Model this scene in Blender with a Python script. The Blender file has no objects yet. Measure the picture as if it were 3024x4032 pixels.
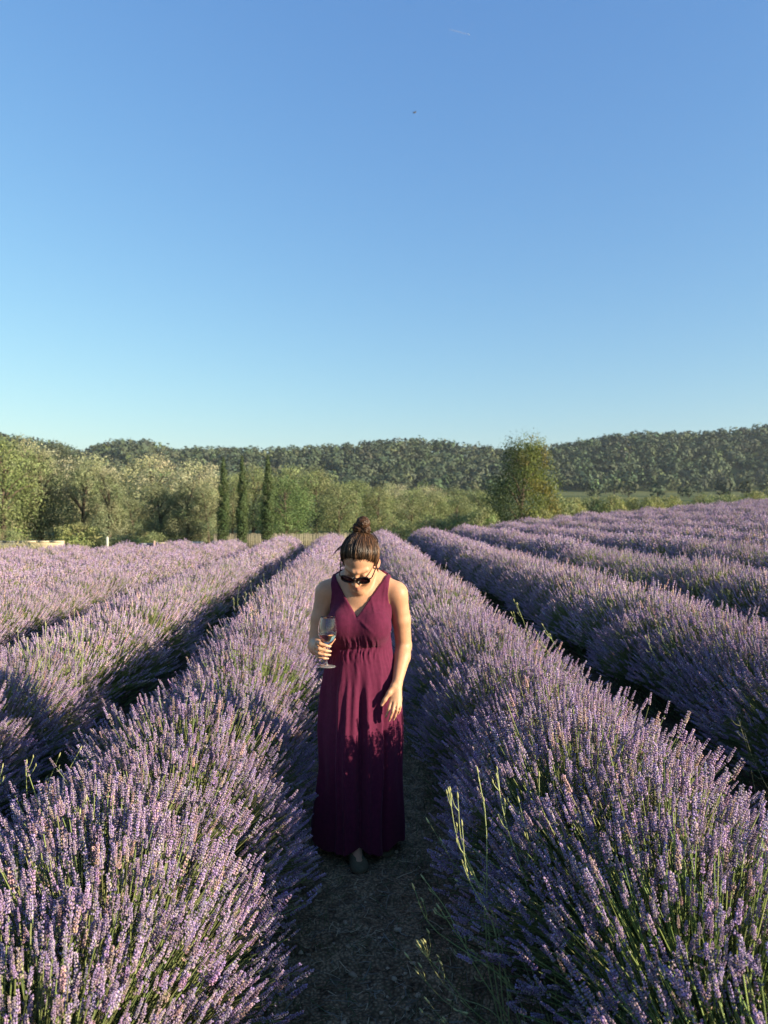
import bpy, math, random, time
import numpy as np
from mathutils import Vector, Matrix
T0 = time.time()
rng = np.random.default_rng(7)
random.seed(7)
sc = bpy.context.scene
COL = sc.collection

# ------------------------------------------------------------------ camera, sky, sun, exposure
CAMZ, FPX = 1.65, 2900.0
cam_d = bpy.data.cameras.new('camera')
cam = bpy.data.objects.new('camera', cam_d); COL.objects.link(cam)
cam_d.sensor_fit = 'VERTICAL'; cam_d.sensor_height = 36.0; cam_d.sensor_width = 27.0
cam_d.lens = FPX / 4032.0 * 36.0
cam_d.clip_start = 0.05; cam_d.clip_end = 40000
yaw = math.atan(116 / FPX); pitch = -math.atan(12 / FPX)
cam.location = (0, 0, CAMZ)
cam.rotation_euler = (math.pi / 2 + pitch, 0, -yaw)
cam_d.dof.use_dof = True; cam_d.dof.focus_distance = 2.9; cam_d.dof.aperture_fstop = 4.2
sc.camera = cam

SUN_EL, SUN_AZ = math.radians(15.0), math.radians(117.0)      # azimuth from +Y towards +X
world = bpy.data.worlds.new('World'); sc.world = world; world.use_nodes = True
wn = world.node_tree; bg = wn.nodes['Background']
sky = wn.nodes.new('ShaderNodeTexSky'); sky.sky_type = 'NISHITA'; sky.sun_disc = False
sky.sun_elevation = SUN_EL; sky.sun_rotation = SUN_AZ
sky.altitude = 100; sky.air_density = 1.5; sky.dust_density = 0.3; sky.ozone_density = 3.0
# the camera's response to the sky, channel by channel and the same in every direction
spx = wn.nodes.new('ShaderNodeSeparateColor'); cbx = wn.nodes.new('ShaderNodeCombineColor'); wn.links.new(sky.outputs[0], spx.inputs[0])
for ch, (gm, mul) in enumerate(((0.95, 0.88), (0.85, 1.28), (0.55, 2.42))):
    pw = wn.nodes.new('ShaderNodeMath'); pw.operation = 'POWER'; pw.inputs[1].default_value = gm; wn.links.new(spx.outputs[ch], pw.inputs[0])
    ml = wn.nodes.new('ShaderNodeMath'); ml.operation = 'MULTIPLY'; ml.inputs[1].default_value = mul; wn.links.new(pw.outputs[0], ml.inputs[0]); wn.links.new(ml.outputs[0], cbx.inputs[ch])
wn.links.new(cbx.outputs[0], bg.inputs[0]); bg.inputs[1].default_value = 0.0625
sun_d = bpy.data.lights.new('sun', 'SUN'); sun = bpy.data.objects.new('sun', sun_d); COL.objects.link(sun)
sun_d.energy = 5.0; sun_d.angle = math.radians(0.5); sun_d.color = (1.0, 0.84, 0.63)
sd = Vector((math.sin(SUN_AZ) * math.cos(SUN_EL), math.cos(SUN_AZ) * math.cos(SUN_EL), math.sin(SUN_EL)))
sun.rotation_euler = sd.to_track_quat('Z', 'Y').to_euler()
vs = sc.view_settings
vs.view_transform = 'Standard'; vs.look = 'None'; vs.gamma = 1.0; vs.use_curve_mapping = False
vs.exposure = 1.45
sc.cycles.max_bounces = 8; sc.cycles.transparent_max_bounces = 8
sc.cycles.caustics_reflective = False; sc.cycles.caustics_refractive = False

# ------------------------------------------------------------------ helpers
def tag(o, label=None, cat=None, group=None, kind=None):
    if label: o['label'] = label
    if cat: o['category'] = cat
    if group: o['group'] = group
    if kind: o['kind'] = kind
    return o

def empty(name, loc=(0, 0, 0), rz=0.0):
    o = bpy.data.objects.new(name, None); COL.objects.link(o)
    o.location = loc; o.rotation_euler = (0, 0, rz); o.empty_display_size = 0.1
    return o

def link(name, me, parent=None, loc=(0, 0, 0)):
    o = bpy.data.objects.new(name, me); COL.objects.link(o)
    o.parent = parent; o.location = loc
    return o

def mesh_np(name, V, F, mat=None, col=None, smooth=False):
    """V (n,3); F list of int arrays (k,3) / (k,4); col (n,3) point colours"""
    V = np.asarray(V, dtype=np.float32)
    if isinstance(F, np.ndarray): F = [F]
    F = [np.asarray(f, dtype=np.int32) for f in F if len(f)]
    me = bpy.data.meshes.new(name)
    me.vertices.add(len(V)); me.vertices.foreach_set('co', V.ravel())
    idx = np.concatenate([f.ravel() for f in F])
    tot = np.concatenate([np.full(len(f), f.shape[1], dtype=np.int32) for f in F])
    st = np.concatenate([[0], np.cumsum(tot)[:-1]]).astype(np.int32)
    me.loops.add(len(idx)); me.loops.foreach_set('vertex_index', idx)
    me.polygons.add(len(tot)); me.polygons.foreach_set('loop_start', st)
    me.polygons.foreach_set('loop_total', tot)
    if smooth: me.polygons.foreach_set('use_smooth', np.ones(len(tot), dtype=bool))
    if col is not None:
        a = me.color_attributes.new('tone', 'FLOAT_COLOR', 'POINT')
        c = np.ones((len(V), 4), dtype=np.float32); c[:, :3] = col
        a.data.foreach_set('color', c.ravel())
    me.update(calc_edges=True)
    if mat: me.materials.append(mat)
    return me

class MB:
    """collects simple pieces into one mesh"""
    def __init__(s): s.V = []; s.T = []; s.Q = []; s.C = []; s.n = 0
    def add(s, V, T=None, Q=None, C=None):
        V = np.asarray(V, dtype=float).reshape(-1, 3)
        s.V.append(V)
        if T is not None and len(T): s.T.append(np.asarray(T).reshape(-1, 3) + s.n)
        if Q is not None and len(Q): s.Q.append(np.asarray(Q).reshape(-1, 4) + s.n)
        s.C.append(np.broadcast_to(np.asarray((1, 1, 1) if C is None else C, dtype=float), V.shape))
        s.n += len(V)
    def box(s, c, d, C=None, rz=0, taper=1.0):
        x, y, z = np.asarray(d, dtype=float) / 2
        v = np.array([[-x, -y, -z], [x, -y, -z], [x, y, -z], [-x, y, -z],
                      [-x * taper, -y * taper, z], [x * taper, -y * taper, z], [x * taper, y * taper, z], [-x * taper, y * taper, z]])
        ca, sa = math.cos(rz), math.sin(rz)
        v = np.stack([v[:, 0] * ca - v[:, 1] * sa, v[:, 0] * sa + v[:, 1] * ca, v[:, 2]], 1)
        s.add(v + np.asarray(c), Q=[[0, 3, 2, 1], [4, 5, 6, 7], [0, 1, 5, 4], [1, 2, 6, 5], [2, 3, 7, 6], [3, 0, 4, 7]], C=C)
    def tube(s, pts, rad, n=6, C=None, caps=True):
        P = np.asarray(pts, dtype=float); k = len(P)
        R = np.broadcast_to(np.asarray(rad, dtype=float), (k,))
        Tn = np.gradient(P, axis=0); Tn /= np.linalg.norm(Tn, axis=1)[:, None] + 1e-12
        a = np.array([0, 0, 1.0]) if abs(Tn[0, 2]) < 0.9 else np.array([1.0, 0, 0])
        u = np.cross(Tn[0], a); u /= np.linalg.norm(u)
        ang = np.arange(n) / n * 2 * math.pi; rings = []
        for i in range(k):
            u = u - Tn[i] * np.dot(u, Tn[i]); u /= np.linalg.norm(u) + 1e-12
            w = np.cross(Tn[i], u)
            rings.append(P[i] + R[i] * (np.cos(ang)[:, None] * u + np.sin(ang)[:, None] * w))
        V = np.concatenate(rings); Q = []
        for i in range(k - 1):
            for j in range(n):
                Q.append([i * n + j, i * n + (j + 1) % n, (i + 1) * n + (j + 1) % n, (i + 1) * n + j])
        Tt = []
        if caps:
            V = np.concatenate([V, P[:1], P[-1:]]); a0 = k * n; a1 = a0 + 1
            for j in range(n):
                Tt.append([a0, (j + 1) % n, j]); Tt.append([a1, (k - 1) * n + j, (k - 1) * n + (j + 1) % n])
        s.add(V, T=Tt, Q=Q, C=C)
    def lathe(s, prof, n=24, c=(0, 0, 0), C=None):
        prof = np.asarray(prof, dtype=float); k = len(prof)
        ang = np.arange(n) / n * 2 * math.pi
        V = np.stack([prof[:, 0][:, None] * np.cos(ang), prof[:, 0][:, None] * np.sin(ang), np.repeat(prof[:, 1][:, None], n, 1)], 2).reshape(-1, 3)
        Q = [[i * n + j, i * n + (j + 1) % n, (i + 1) * n + (j + 1) % n, (i + 1) * n + j] for i in range(k - 1) for j in range(n)]
        s.add(V + np.asarray(c), Q=Q, C=C)
    def me(s, name, mat=None, smooth=False, col=True):
        F = []
        if s.T: F.append(np.concatenate(s.T))
        if s.Q: F.append(np.concatenate(s.Q))
        return mesh_np(name, np.concatenate(s.V), F, mat, np.concatenate(s.C) if col else None, smooth)

def spline(pts, n):
    """Catmull-Rom through the points"""
    P = np.asarray(pts, dtype=float); P = np.concatenate([[2 * P[0] - P[1]], P, [2 * P[-1] - P[-2]]])
    m = len(P) - 3; out = []
    for t in np.linspace(0, m - 1e-9, n):
        i = int(t); f = t - i; a, b, c, d = P[i:i + 4]
        out.append(0.5 * (2 * b + (c - a) * f + (2 * a - 5 * b + 4 * c - d) * f * f + (3 * b - a - 3 * c + d) * f ** 3))
    return np.array(out)

def sstep(x, a, b):
    t = np.clip((x - a) / (b - a), 0, 1); return t * t * (3 - 2 * t)

def vnoise(x, y, s=0):
    """smooth value noise on arrays, about -1..1"""
    x = np.asarray(x, dtype=float); y = np.asarray(y, dtype=float)
    xi = np.floor(x); yi = np.floor(y); fx = x - xi; fy = y - yi
    def h(a, b):
        v = np.sin(a * 127.1 + b * 311.7 + s * 74.7) * 43758.5453
        return v - np.floor(v)
    fx = fx * fx * (3 - 2 * fx); fy = fy * fy * (3 - 2 * fy)
    return 2 * ((h(xi, yi) * (1 - fx) + h(xi + 1, yi) * fx) * (1 - fy) + (h(xi, yi + 1) * (1 - fx) + h(xi + 1, yi + 1) * fx) * fy) - 1

# materials ---------------------------------------------------------
def new_mat(name):
    m = bpy.data.materials.new(name); m.use_nodes = True
    return m, m.node_tree.nodes, m.node_tree.links, m.node_tree.nodes['Principled BSDF']

def mat_tone(name, base=(1, 1, 1), rough=0.8, spec=0.15, transl=0.0, noise=0.0, nscale=20.0, tl_tint=(1, 1, 1)):
    """colour = base * point colour 'tone', optional leaf-like translucency and fine mottling"""
    m, n, l, p = new_mat(name)
    a = n.new('ShaderNodeAttribute'); a.attribute_name = 'tone'
    mul = n.new('ShaderNodeMix'); mul.data_type = 'RGBA'; mul.blend_type = 'MULTIPLY'; mul.inputs[0].default_value = 1
    l.new(a.outputs['Color'], mul.inputs[6]); mul.inputs[7].default_value = (*(0.77 * c_ for c_ in base), 1)
    out = mul.outputs[2]
    if noise:
        tc = n.new('ShaderNodeTexCoord'); nz = n.new('ShaderNodeTexNoise'); nz.inputs['Scale'].default_value = nscale; nz.inputs['Detail'].default_value = 4
        l.new(tc.outputs['Object'], nz.inputs['Vector'])
        mr = n.new('ShaderNodeMapRange'); mr.inputs[1].default_value = 0.3; mr.inputs[2].default_value = 0.7
        mr.inputs[3].default_value = 1 - noise; mr.inputs[4].default_value = 1 + noise
        l.new(nz.outputs['Fac'], mr.inputs[0])
        m2 = n.new('ShaderNodeMix'); m2.data_type = 'RGBA'; m2.blend_type = 'MULTIPLY'; m2.inputs[0].default_value = 1
        l.new(out, m2.inputs[6]); l.new(mr.outputs[0], m2.inputs[7]); out = m2.outputs[2]
    l.new(out, p.inputs['Base Color']); p.inputs['Roughness'].default_value = rough
    p.inputs['Specular IOR Level'].default_value = spec
    if transl:
        t = n.new('ShaderNodeBsdfTranslucent'); mx = n.new('ShaderNodeMixShader'); mx.inputs[0].default_value = transl
        tt = n.new('ShaderNodeMix'); tt.data_type = 'RGBA'; tt.blend_type = 'MULTIPLY'; tt.inputs[0].default_value = 1
        l.new(out, tt.inputs[6]); tt.inputs[7].default_value = (*tl_tint, 1)
        l.new(tt.outputs[2], t.inputs['Color']); l.new(p.outputs[0], mx.inputs[1]); l.new(t.outputs[0], mx.inputs[2])
        l.new(mx.outputs[0], n['Material Output'].inputs[0])
    return m

M = {}
M['flower'] = mat_tone('lavender_flower', rough=0.85, spec=0.1, transl=0.22)
M['stem'] = mat_tone('lavender_stem', rough=0.6, spec=0.25, transl=0.15)
M['weed'] = mat_tone('weed_stem', rough=0.6, spec=0.25, transl=0.2)
M['leaf'] = mat_tone('tree_leaf', rough=0.65, spec=0.2, transl=0.22, tl_tint=(1.0, 1.1, 0.6))
M['bark'] = mat_tone('bark', base=(0.13, 0.10, 0.075), rough=0.95, spec=0.1, noise=0.35, nscale=6)
M['forest'] = mat_tone('forest_leaf', rough=0.8, spec=0.1)
M['stone'] = mat_tone('field_stone', base=(0.44, 0.355, 0.25), rough=0.95, spec=0.1, noise=0.3, nscale=40)
M['straw'] = mat_tone('straw', rough=0.8, spec=0.15)
M['masonry'] = mat_tone('masonry', rough=0.9, spec=0.1, noise=0.18, nscale=2.5)
M['wood'] = mat_tone('weathered_wood', rough=0.9, spec=0.1, noise=0.25, nscale=5)

# ------------------------------------------------------------------ ground
YEND0 = 26.0
def y_end(x): return YEND0 + 9.0 * sstep(x, -1.0, 14.0) - 1.5 * sstep(-x, 2, 12)
RIDGE_PX = np.array([-2500, -800, 0, 200, 340, 450, 600, 700, 800, 1000, 1200, 1400, 1500, 1700, 1900, 2000, 2150, 2300, 2450, 2600, 2750, 2900, 3024, 3800, 5500], float)
RIDGE_PY = np.array([1700, 1700, 1706, 1738, 1775, 1745, 1743, 1775, 1766, 1768, 1758, 1738, 1730, 1738, 1758, 1765, 1762, 1742, 1715, 1703, 1693, 1683, 1672, 1650, 1700], float)
RIDGE_PY = 1742 + (RIDGE_PY - 1742) * 1.18
def ridge_z(t, Y):                       # terrain height of the skyline seen along X/Y = t
    px = 1396 + t * FPX
    return CAMZ + (2004 - np.interp(px, RIDGE_PX, RIDGE_PY)) / FPX * Y - 9.0
RY = 480.0
def H(x, y):
    x = np.asarray(x, float); y = np.asarray(y, float)
    field = np.where(x > 0, 0.05 * x + 0.0010 * x * x, 0.05 * x + 0.0016 * np.maximum(x, -14) ** 2 + np.where(x < -14, 0.045 * (-14 - x), 0))
    field = np.clip(field, -1.2, 2.6)
    ye = y_end(x)
    back = -0.45 + 0.03 * np.clip(x, -25, 25) * sstep(x, 0, 20) + 0.034 * np.clip(y - 75, 0, 265)
    z = field + (back - field) * sstep(y, ye + 0.5, ye + 12)
    t = x / np.maximum(y, 60)
    rz = ridge_z(t, RY)
    hill = sstep(y, 335, RY) ** 0.9
    zb = np.maximum(z, 0)
    z = np.where(y > 335, zb + (rz - zb) * hill, z)
    z = z + np.where(y > 340, 2.5 * vnoise(x / 45, y / 45, 3) * hill * (y < RY), 0)
    return z

gx = np.unique(np.concatenate([np.linspace(-900, -160, 40), np.linspace(-160, -24, 69), np.linspace(-24, 28, 131), np.linspace(28, 160, 67), np.linspace(160, 900, 40)]))
gy = np.unique(np.concatenate([np.linspace(-80, -4, 20), np.linspace(-4, 46, 126), np.linspace(46, 330, 60), np.linspace(330, 520, 60), np.linspace(520, 1500, 12)]))
GX, GY = np.meshgrid(gx, gy); GZ = H(GX, GY)
GZ = np.where(GY > RY + 20, GZ - (GY - RY - 20) * 0.05, GZ)
nx, ny = len(gx), len(gy)
ii = (np.arange(ny - 1)[:, None] * nx + np.arange(nx - 1)[None]).ravel()
m, n, l, p = new_mat('ground_soil_and_grass')
tc = n.new('ShaderNodeTexCoord'); sep = n.new('ShaderNodeSeparateXYZ'); l.new(tc.outputs['Object'], sep.inputs[0])
nz = n.new('ShaderNodeTexNoise'); nz.inputs['Scale'].default_value = 9; nz.inputs['Detail'].default_value = 8; l.new(tc.outputs['Object'], nz.inputs[0])
r1 = n.new('ShaderNodeValToRGB'); r1.color_ramp.elements[0].color = (0.055, 0.042, 0.032, 1); r1.color_ramp.elements[1].color = (0.17, 0.135, 0.10, 1)
r1.color_ramp.elements[0].position = 0.3; r1.color_ramp.elements[1].position = 0.72; l.new(nz.outputs[0], r1.inputs[0])
nz2 = n.new('ShaderNodeTexNoise'); nz2.inputs['Scale'].default_value = 0.05; nz2.inputs['Detail'].default_value = 5; l.new(tc.outputs['Object'], nz2.inputs[0])
r2 = n.new('ShaderNodeValToRGB'); r2.color_ramp.elements[0].color = (0.05, 0.075, 0.025, 1); r2.color_ramp.elements[1].color = (0.13, 0.14, 0.05, 1)
r2.color_ramp.elements[0].position = 0.38; r2.color_ramp.elements[1].position = 0.62; l.new(nz2.outputs[0], r2.inputs[0])
mr = n.new('ShaderNodeMapRange'); mr.inputs[1].default_value = 30; mr.inputs[2].default_value = 38; l.new(sep.outputs[1], mr.inputs[0])
mx = n.new('ShaderNodeMix'); mx.data_type = 'RGBA'; l.new(mr.outputs[0], mx.inputs[0]); l.new(r1.outputs[0], mx.inputs[6]); l.new(r2.outputs[0], mx.inputs[7])
l.new(mx.outputs[2], p.inputs['Base Color']); p.inputs['Roughness'].default_value = 0.95; p.inputs['Specular IOR Level'].default_value = 0.1
bp = n.new('ShaderNodeBump'); bp.inputs['Strength'].default_value = 0.6; bp.inputs['Distance'].default_value = 0.03; l.new(nz.outputs[0], bp.inputs['Height']); l.new(bp.outputs[0], p.inputs['Normal'])
M['ground'] = m
ground = link('ground', mesh_np('ground', np.stack([GX, GY, GZ], 2).reshape(-1, 3), np.stack([ii, ii + 1, ii + nx + 1, ii + nx], 1), M['ground'], smooth=True))
tag(ground, 'brown soil of the field running into green land and wooded hills', kind='structure')

# path: trodden stony soil between the two nearest rows
px_ = np.linspace(-0.52, 0.60, 57); py_ = np.concatenate([np.linspace(-2, 1.2, 40), np.linspace(1.22, 6, 240), np.linspace(6.05, 25.5, 240)])
PX, PY = np.meshgrid(px_, py_)
def path_z(x, y):
    e = np.minimum(sstep(x, -0.52, -0.40), sstep(-x, -0.60, -0.48))
    return H(x, y) + 0.004 + e * (0.016 + 0.012 * vnoise(x * 5, y * 5, 1) + 0.009 * vnoise(x * 14, y * 14, 2) + 0.006 * vnoise(x * 31, y * 31, 5))
PZ = path_z(PX, PY)
pn = len(px_); ii = (np.arange(len(py_) - 1)[:, None] * pn + np.arange(pn - 1)[None]).ravel()
m, n, l, p = new_mat('path_stony_soil')
tc = n.new('ShaderNodeTexCoord')
nz = n.new('ShaderNodeTexNoise'); nz.inputs['Scale'].default_value = 14; nz.inputs['Detail'].default_value = 10; nz.inputs['Roughness'].default_value = 0.65; l.new(tc.outputs['Object'], nz.inputs[0])
r1 = n.new('ShaderNodeValToRGB'); e = r1.color_ramp.elements
e[0].position = 0.32; e[0].color = (0.085, 0.058, 0.034, 1); e[1].position = 0.68; e[1].color = (0.46, 0.335, 0.195, 1)
l.new(nz.outputs[0], r1.inputs[0])
vo = n.new('ShaderNodeTexVoronoi'); vo.inputs['Scale'].default_value = 85; l.new(tc.outputs['Object'], vo.inputs[0])
mr = n.new('ShaderNodeMapRange'); mr.inputs[1].default_value = 0.0; mr.inputs[2].default_value = 0.7; mr.inputs[3].default_value = 1.3; mr.inputs[4].default_value = 0.40; l.new(vo.outputs['Distance'], mr.inputs[0])
mu = n.new('ShaderNodeMix'); mu.data_type = 'RGBA'; mu.blend_type = 'MULTIPLY'; mu.inputs[0].default_value = 1; l.new(r1.outputs[0], mu.inputs[6]); l.new(mr.outputs[0], mu.inputs[7])
l.new(mu.outputs[2], p.inputs['Base Color']); p.inputs['Roughness'].default_value = 0.95; p.inputs['Specular IOR Level'].default_value = 0.1
bp = n.new('ShaderNodeBump'); bp.inputs['Strength'].default_value = 0.8; bp.inputs['Distance'].default_value = 0.012; l.new(vo.outputs['Distance'], bp.inputs['Height']); bp.invert = True
l.new(bp.outputs[0], p.inputs['Normal'])
path = link('path', mesh_np('path', np.stack([PX, PY, PZ], 2).reshape(-1, 3), np.stack([ii, ii + 1, ii + pn + 1, ii + pn], 1), m, smooth=True))
tag(path, 'narrow shaded stony dirt path between two lavender rows', kind='structure')

# ------------------------------------------------------------------ lavender
def head_template(lod, seed):
    r = np.random.default_rng(seed); V = []; Fc = []; Cc = []; k = 0
    if lod == 0:
        L = 1.0; nw = r.integers(6, 9); pos = np.linspace(0.16, 0.93, nw)
        if r.random() < 0.6: pos = np.concatenate([[r.uniform(-0.28, -0.12)], pos])
        for i, s in enumerate(pos):
            rad = 0.085 * (1.0 - 0.70 * max(0, s - 0.40) / 0.60) * r.uniform(0.75, 1.2)
            nb = 5 if s < 0.5 else 4
            ph = r.random() * 6.28
            for j in range(nb):
                a = ph + j / nb * 6.283 + r.uniform(-0.25, 0.25)
                o = np.array([math.cos(a), math.sin(a), 0]); tt = np.array([-math.sin(a), math.cos(a), 0])
                up = r.uniform(0.45, 1.0)
                ax = o * (1.0 - 0.35 * up) + np.array([0, 0, up]); ax /= np.linalg.norm(ax)
                ln = r.uniform(0.13, 0.19) * (1.15 - 0.35 * s); th = r.uniform(0.044, 0.062)
                b0 = o * rad * 0.35 + np.array([0, 0, s - 0.05 + r.uniform(-0.02, 0.02)])
                nrm = np.cross(ax, tt)
                mid = b0 + ax * ln * 0.55
                vv = [b0, mid + tt * th, mid - tt * th * 0.6 + nrm * th, mid - tt * th * 0.6 - nrm * th, b0 + ax * ln]
                V += vv; Fc += [[k, k + 2, k + 1], [k, k + 3, k + 2], [k, k + 1, k + 3], [k + 4, k + 1, k + 2], [k + 4, k + 2, k + 3], [k + 4, k + 3, k + 1]]
                q = r.random()
                if q < 0.34: c = np.array([0.50, 0.37, 0.64])          # open violet corolla
                elif q < 0.72: c = np.array([0.475, 0.355, 0.48])        # mauve calyx
                else: c = np.array([0.57, 0.470, 0.455])                 # faded
                c = c * r.uniform(0.75, 1.2)
                Cc += [c * 0.75, c, c, c, c * 1.1]; k += 5
    else:
        nw, ns = (5, 5) if lod == 1 else (2, 4)
        for i in range(nw):
            s = (i + 0.5) / nw; rad = (0.115 if lod == 1 else 0.15) * (1.0 - 0.5 * max(0, s - 0.5)) * r.uniform(0.85, 1.15)
            ph = r.random() * 6.28; hh = 0.62 / nw
            c = np.array([[0.515, 0.385, 0.60], [0.505, 0.38, 0.52], [0.56, 0.455, 0.49]][r.integers(0, 3)]) * r.uniform(0.8, 1.15)
            V.append([0, 0, s - hh]); Cc.append(c * 0.75)
            for j in range(ns):
                a = ph + j / ns * 6.283; q = rad * r.uniform(0.7, 1.3)
                V.append([math.cos(a) * q, math.sin(a) * q, s + r.uniform(-0.03, 0.07)]); Cc.append(c * r.uniform(0.85, 1.15))
            V.append([0, 0, s + hh * 1.1]); Cc.append(c)
            for j in range(ns):
                j2 = (j + 1) % ns
                Fc += [[k, k + 1 + j2, k + 1 + j], [k + ns + 1, k + 1 + j, k + 1 + j2]]
            k += ns + 2
    return np.array(V, float), np.array(Fc), np.array(Cc, float)

HEADS = {l_: [head_template(l_, 50 + 10 * l_ + i) for i in range(8)] for l_ in (0, 1, 2)}

def lavender_plant(name, lod, nsp, seed, green=False):
    """a rounded plant: leafy mound, stems fanning out of it, and a flower spike on every stem"""
    r = np.random.default_rng(seed)
    RX, HT = 0.56, 0.73
    th = np.arccos(1 - r.random(nsp) * (1 - math.cos(math.radians(80)))) ; az = r.random(nsp) * 6.2832
    th *= 0.96
    if green: th = np.where(r.random(nsp) < 0.5, th * 0.8, th)
    reach = 1.0 + 0.045 * r.standard_normal(nsp) - 0.12 * (r.random(nsp) ** 4) + np.where(r.random(nsp) < 0.05, 0.08, 0.0)
    # lumpy outline per plant
    reach *= 1 + 0.06 * np.sin(az * 3 + seed) * np.sin(th) + 0.04 * np.sin(az * 5 + seed * 2)
    tip = np.stack([np.sin(th) * np.cos(az) * RX * reach, np.sin(th) * np.sin(az) * RX * reach, 0.06 + (HT - 0.06) * np.cos(th) ** 0.8 * reach], 1)
    base = np.stack([tip[:, 0] * 0.25, tip[:, 1] * 0.25, 0.08 + 0.10 * np.cos(th)], 1) + r.normal(0, 0.03, (nsp, 3)) * [1, 1, 0.5]
    # stems leave steeper than they end: control point above the chord, ends droop outward a little
    ctrl = 0.5 * (tip + base); ctrl[:, 2] += 0.05 * np.sin(th) + 0.02; ctrl += r.normal(0, 0.012, (nsp, 3))
    sway = np.array([-0.012, 0.004, 0])
    tip = tip + sway * (0.5 + r.random((nsp, 1)))
    hl = r.uniform(0.032, 0.068, nsp) * (1.06, 1.14, 1.25)[lod]
    T = 2 * (tip - ctrl); T /= np.linalg.norm(T, axis=1)[:, None]
    T = T + np.array([0, 0, 0.42]) + r.normal(0, 0.07, (nsp, 3)); T /= np.linalg.norm(T, axis=1)[:, None]
    a = np.cross(T, r.normal(0, 1, (nsp, 3))); a /= np.linalg.norm(a, axis=1)[:, None]; b = np.cross(T, a)
    tone = r.uniform(0.78, 1.28, (nsp, 1)) * np.array([[1, 1, 1]]) * (1 + r.normal(0, 0.05, (nsp, 3)))
    dry = r.random(nsp) < 0.10
    tone[dry] *= np.array([1.10, 1.02, 0.70])
    Vs, Fs, Cs = [], [], []; k = 0
    pick = r.integers(0, 8, nsp)
    for q in range(8):
        w = np.where(pick == q)[0]
        if not len(w): continue
        V, F, C = HEADS[lod][q]
        wid = r.uniform(0.85, 1.25, len(w)) * (0.66, 0.76, 0.88)[lod]
        P = tip[w][:, None] + hl[w][:, None, None] * (V[None, :, 0:1] * a[w][:, None] * wid[:, None, None] + V[None, :, 1:2] * b[w][:, None] * wid[:, None, None] + V[None, :, 2:3] * T[w][:, None])
        Vs.append(P.reshape(-1, 3)); Fs.append((F[None] + (np.arange(len(w)) * len(V))[:, None, None] + k).reshape(-1, 3)); k += len(w) * len(V)
        Cs.append((C[None] * tone[w][:, None]).reshape(-1, 3))
    fl = mesh_np(name + '_flowers', np.concatenate(Vs), np.concatenate(Fs), M['flower'], np.clip(np.concatenate(Cs), 0, 1))
    # stems
    mb = MB()
    ts = [0.0, 0.4, 0.75, 1.0] if lod == 0 else ([0.0, 0.5, 1.0] if lod == 1 else [0.0, 1.0])
    ns = 3 if lod < 2 else 2
    sr = 0.0016 if lod == 0 else (0.0022 if lod == 1 else 0.0032)
    rings = []
    for t in ts:
        c = (1 - t) ** 2 * base + 2 * t * (1 - t) * ctrl + t * t * tip
        for j in range(ns):
            an = j / ns * 6.2832
            rings.append(c + sr * (math.cos(an) * a + math.sin(an) * b))
    R = np.stack(rings, 1)  # nsp, len(ts)*ns, 3
    q = []
    for i in range(len(ts) - 1):
        for j in range(ns if ns > 2 else 1):
            q.append([i * ns + j, i * ns + (j + 1) % ns, (i + 1) * ns + (j + 1) % ns, (i + 1) * ns + j])
    q = np.array(q); Q = (q[None] + (np.arange(nsp) * R.shape[1])[:, None, None]).reshape(-1, 4)
    sc_ = np.array([0.265, 0.315, 0.115]) * r.uniform(0.7, 1.25, (nsp, 1)) * (1 + r.normal(0, 0.06, (nsp, 3)))
    if green: sc_ *= np.array([1.05, 1.15, 0.95])
    mb.add(R.reshape(-1, 3), Q=Q, C=np.repeat(sc_, R.shape[1], 0))
    # leafy mound: narrow grey-green blades
    nl = {0: 1500, 1: 420, 2: 160}[lod]
    la = r.random(nl) * 6.2832; lt = np.arccos(1 - r.random(nl) * 0.98); lr = 0.35 * r.uniform(0.5, 1.08, nl)
    p0 = np.stack([np.sin(lt) * np.cos(la) * lr * 1.25, np.sin(lt) * np.sin(la) * lr * 1.25, 0.03 + np.cos(lt) * lr * 1.05], 1)
    d = p0 * np.array([1, 1, 0.8]) + np.array([0, 0, 0.22]) + r.normal(0, 0.12, (nl, 3)); d /= np.linalg.norm(d, axis=1)[:, None]
    s = np.cross(d, r.normal(0, 1, (nl, 3))); s /= np.linalg.norm(s, axis=1)[:, None]
    ll = r.uniform(0.06, 0.13, nl)[:, None]; lw = {0: 0.0035, 1: 0.007, 2: 0.012}[lod]
    LV = np.stack([p0 - s * lw, p0 + s * lw, p0 + d * ll + s * lw * 0.3, p0 + d * ll - s * lw * 0.3], 1)
    lc = np.array([0.130, 0.175, 0.072]) * r.uniform(0.6, 1.3, (nl, 1))
    mb.add(LV.reshape(-1, 3), Q=(np.arange(4)[None] + 4 * np.arange(nl)[:, None]), C=np.repeat(lc, 4, 0))
    st = mb.me(name + '_stems', M['stem'])
    return st, fl

PL = {0: [lavender_plant('lavender_near%d' % i, 0, n_, 100 + i, g) for i, (n_, g) in enumerate([(1560, False), (1500, False), (800, True)])],
      1: [lavender_plant('lavender_mid%d' % i, 1, n_, 200 + i, g) for i, (n_, g) in enumerate([(1250, False), (1200, False), (640, True), (1220, False)])],
      2: [lavender_plant('lavender_far%d' % i, 2, n_, 300 + i, g) for i, (n_, g) in enumerate([(1000, False), (950, False), (560, True)])]}
print('plants', time.time() - T0)

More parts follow.
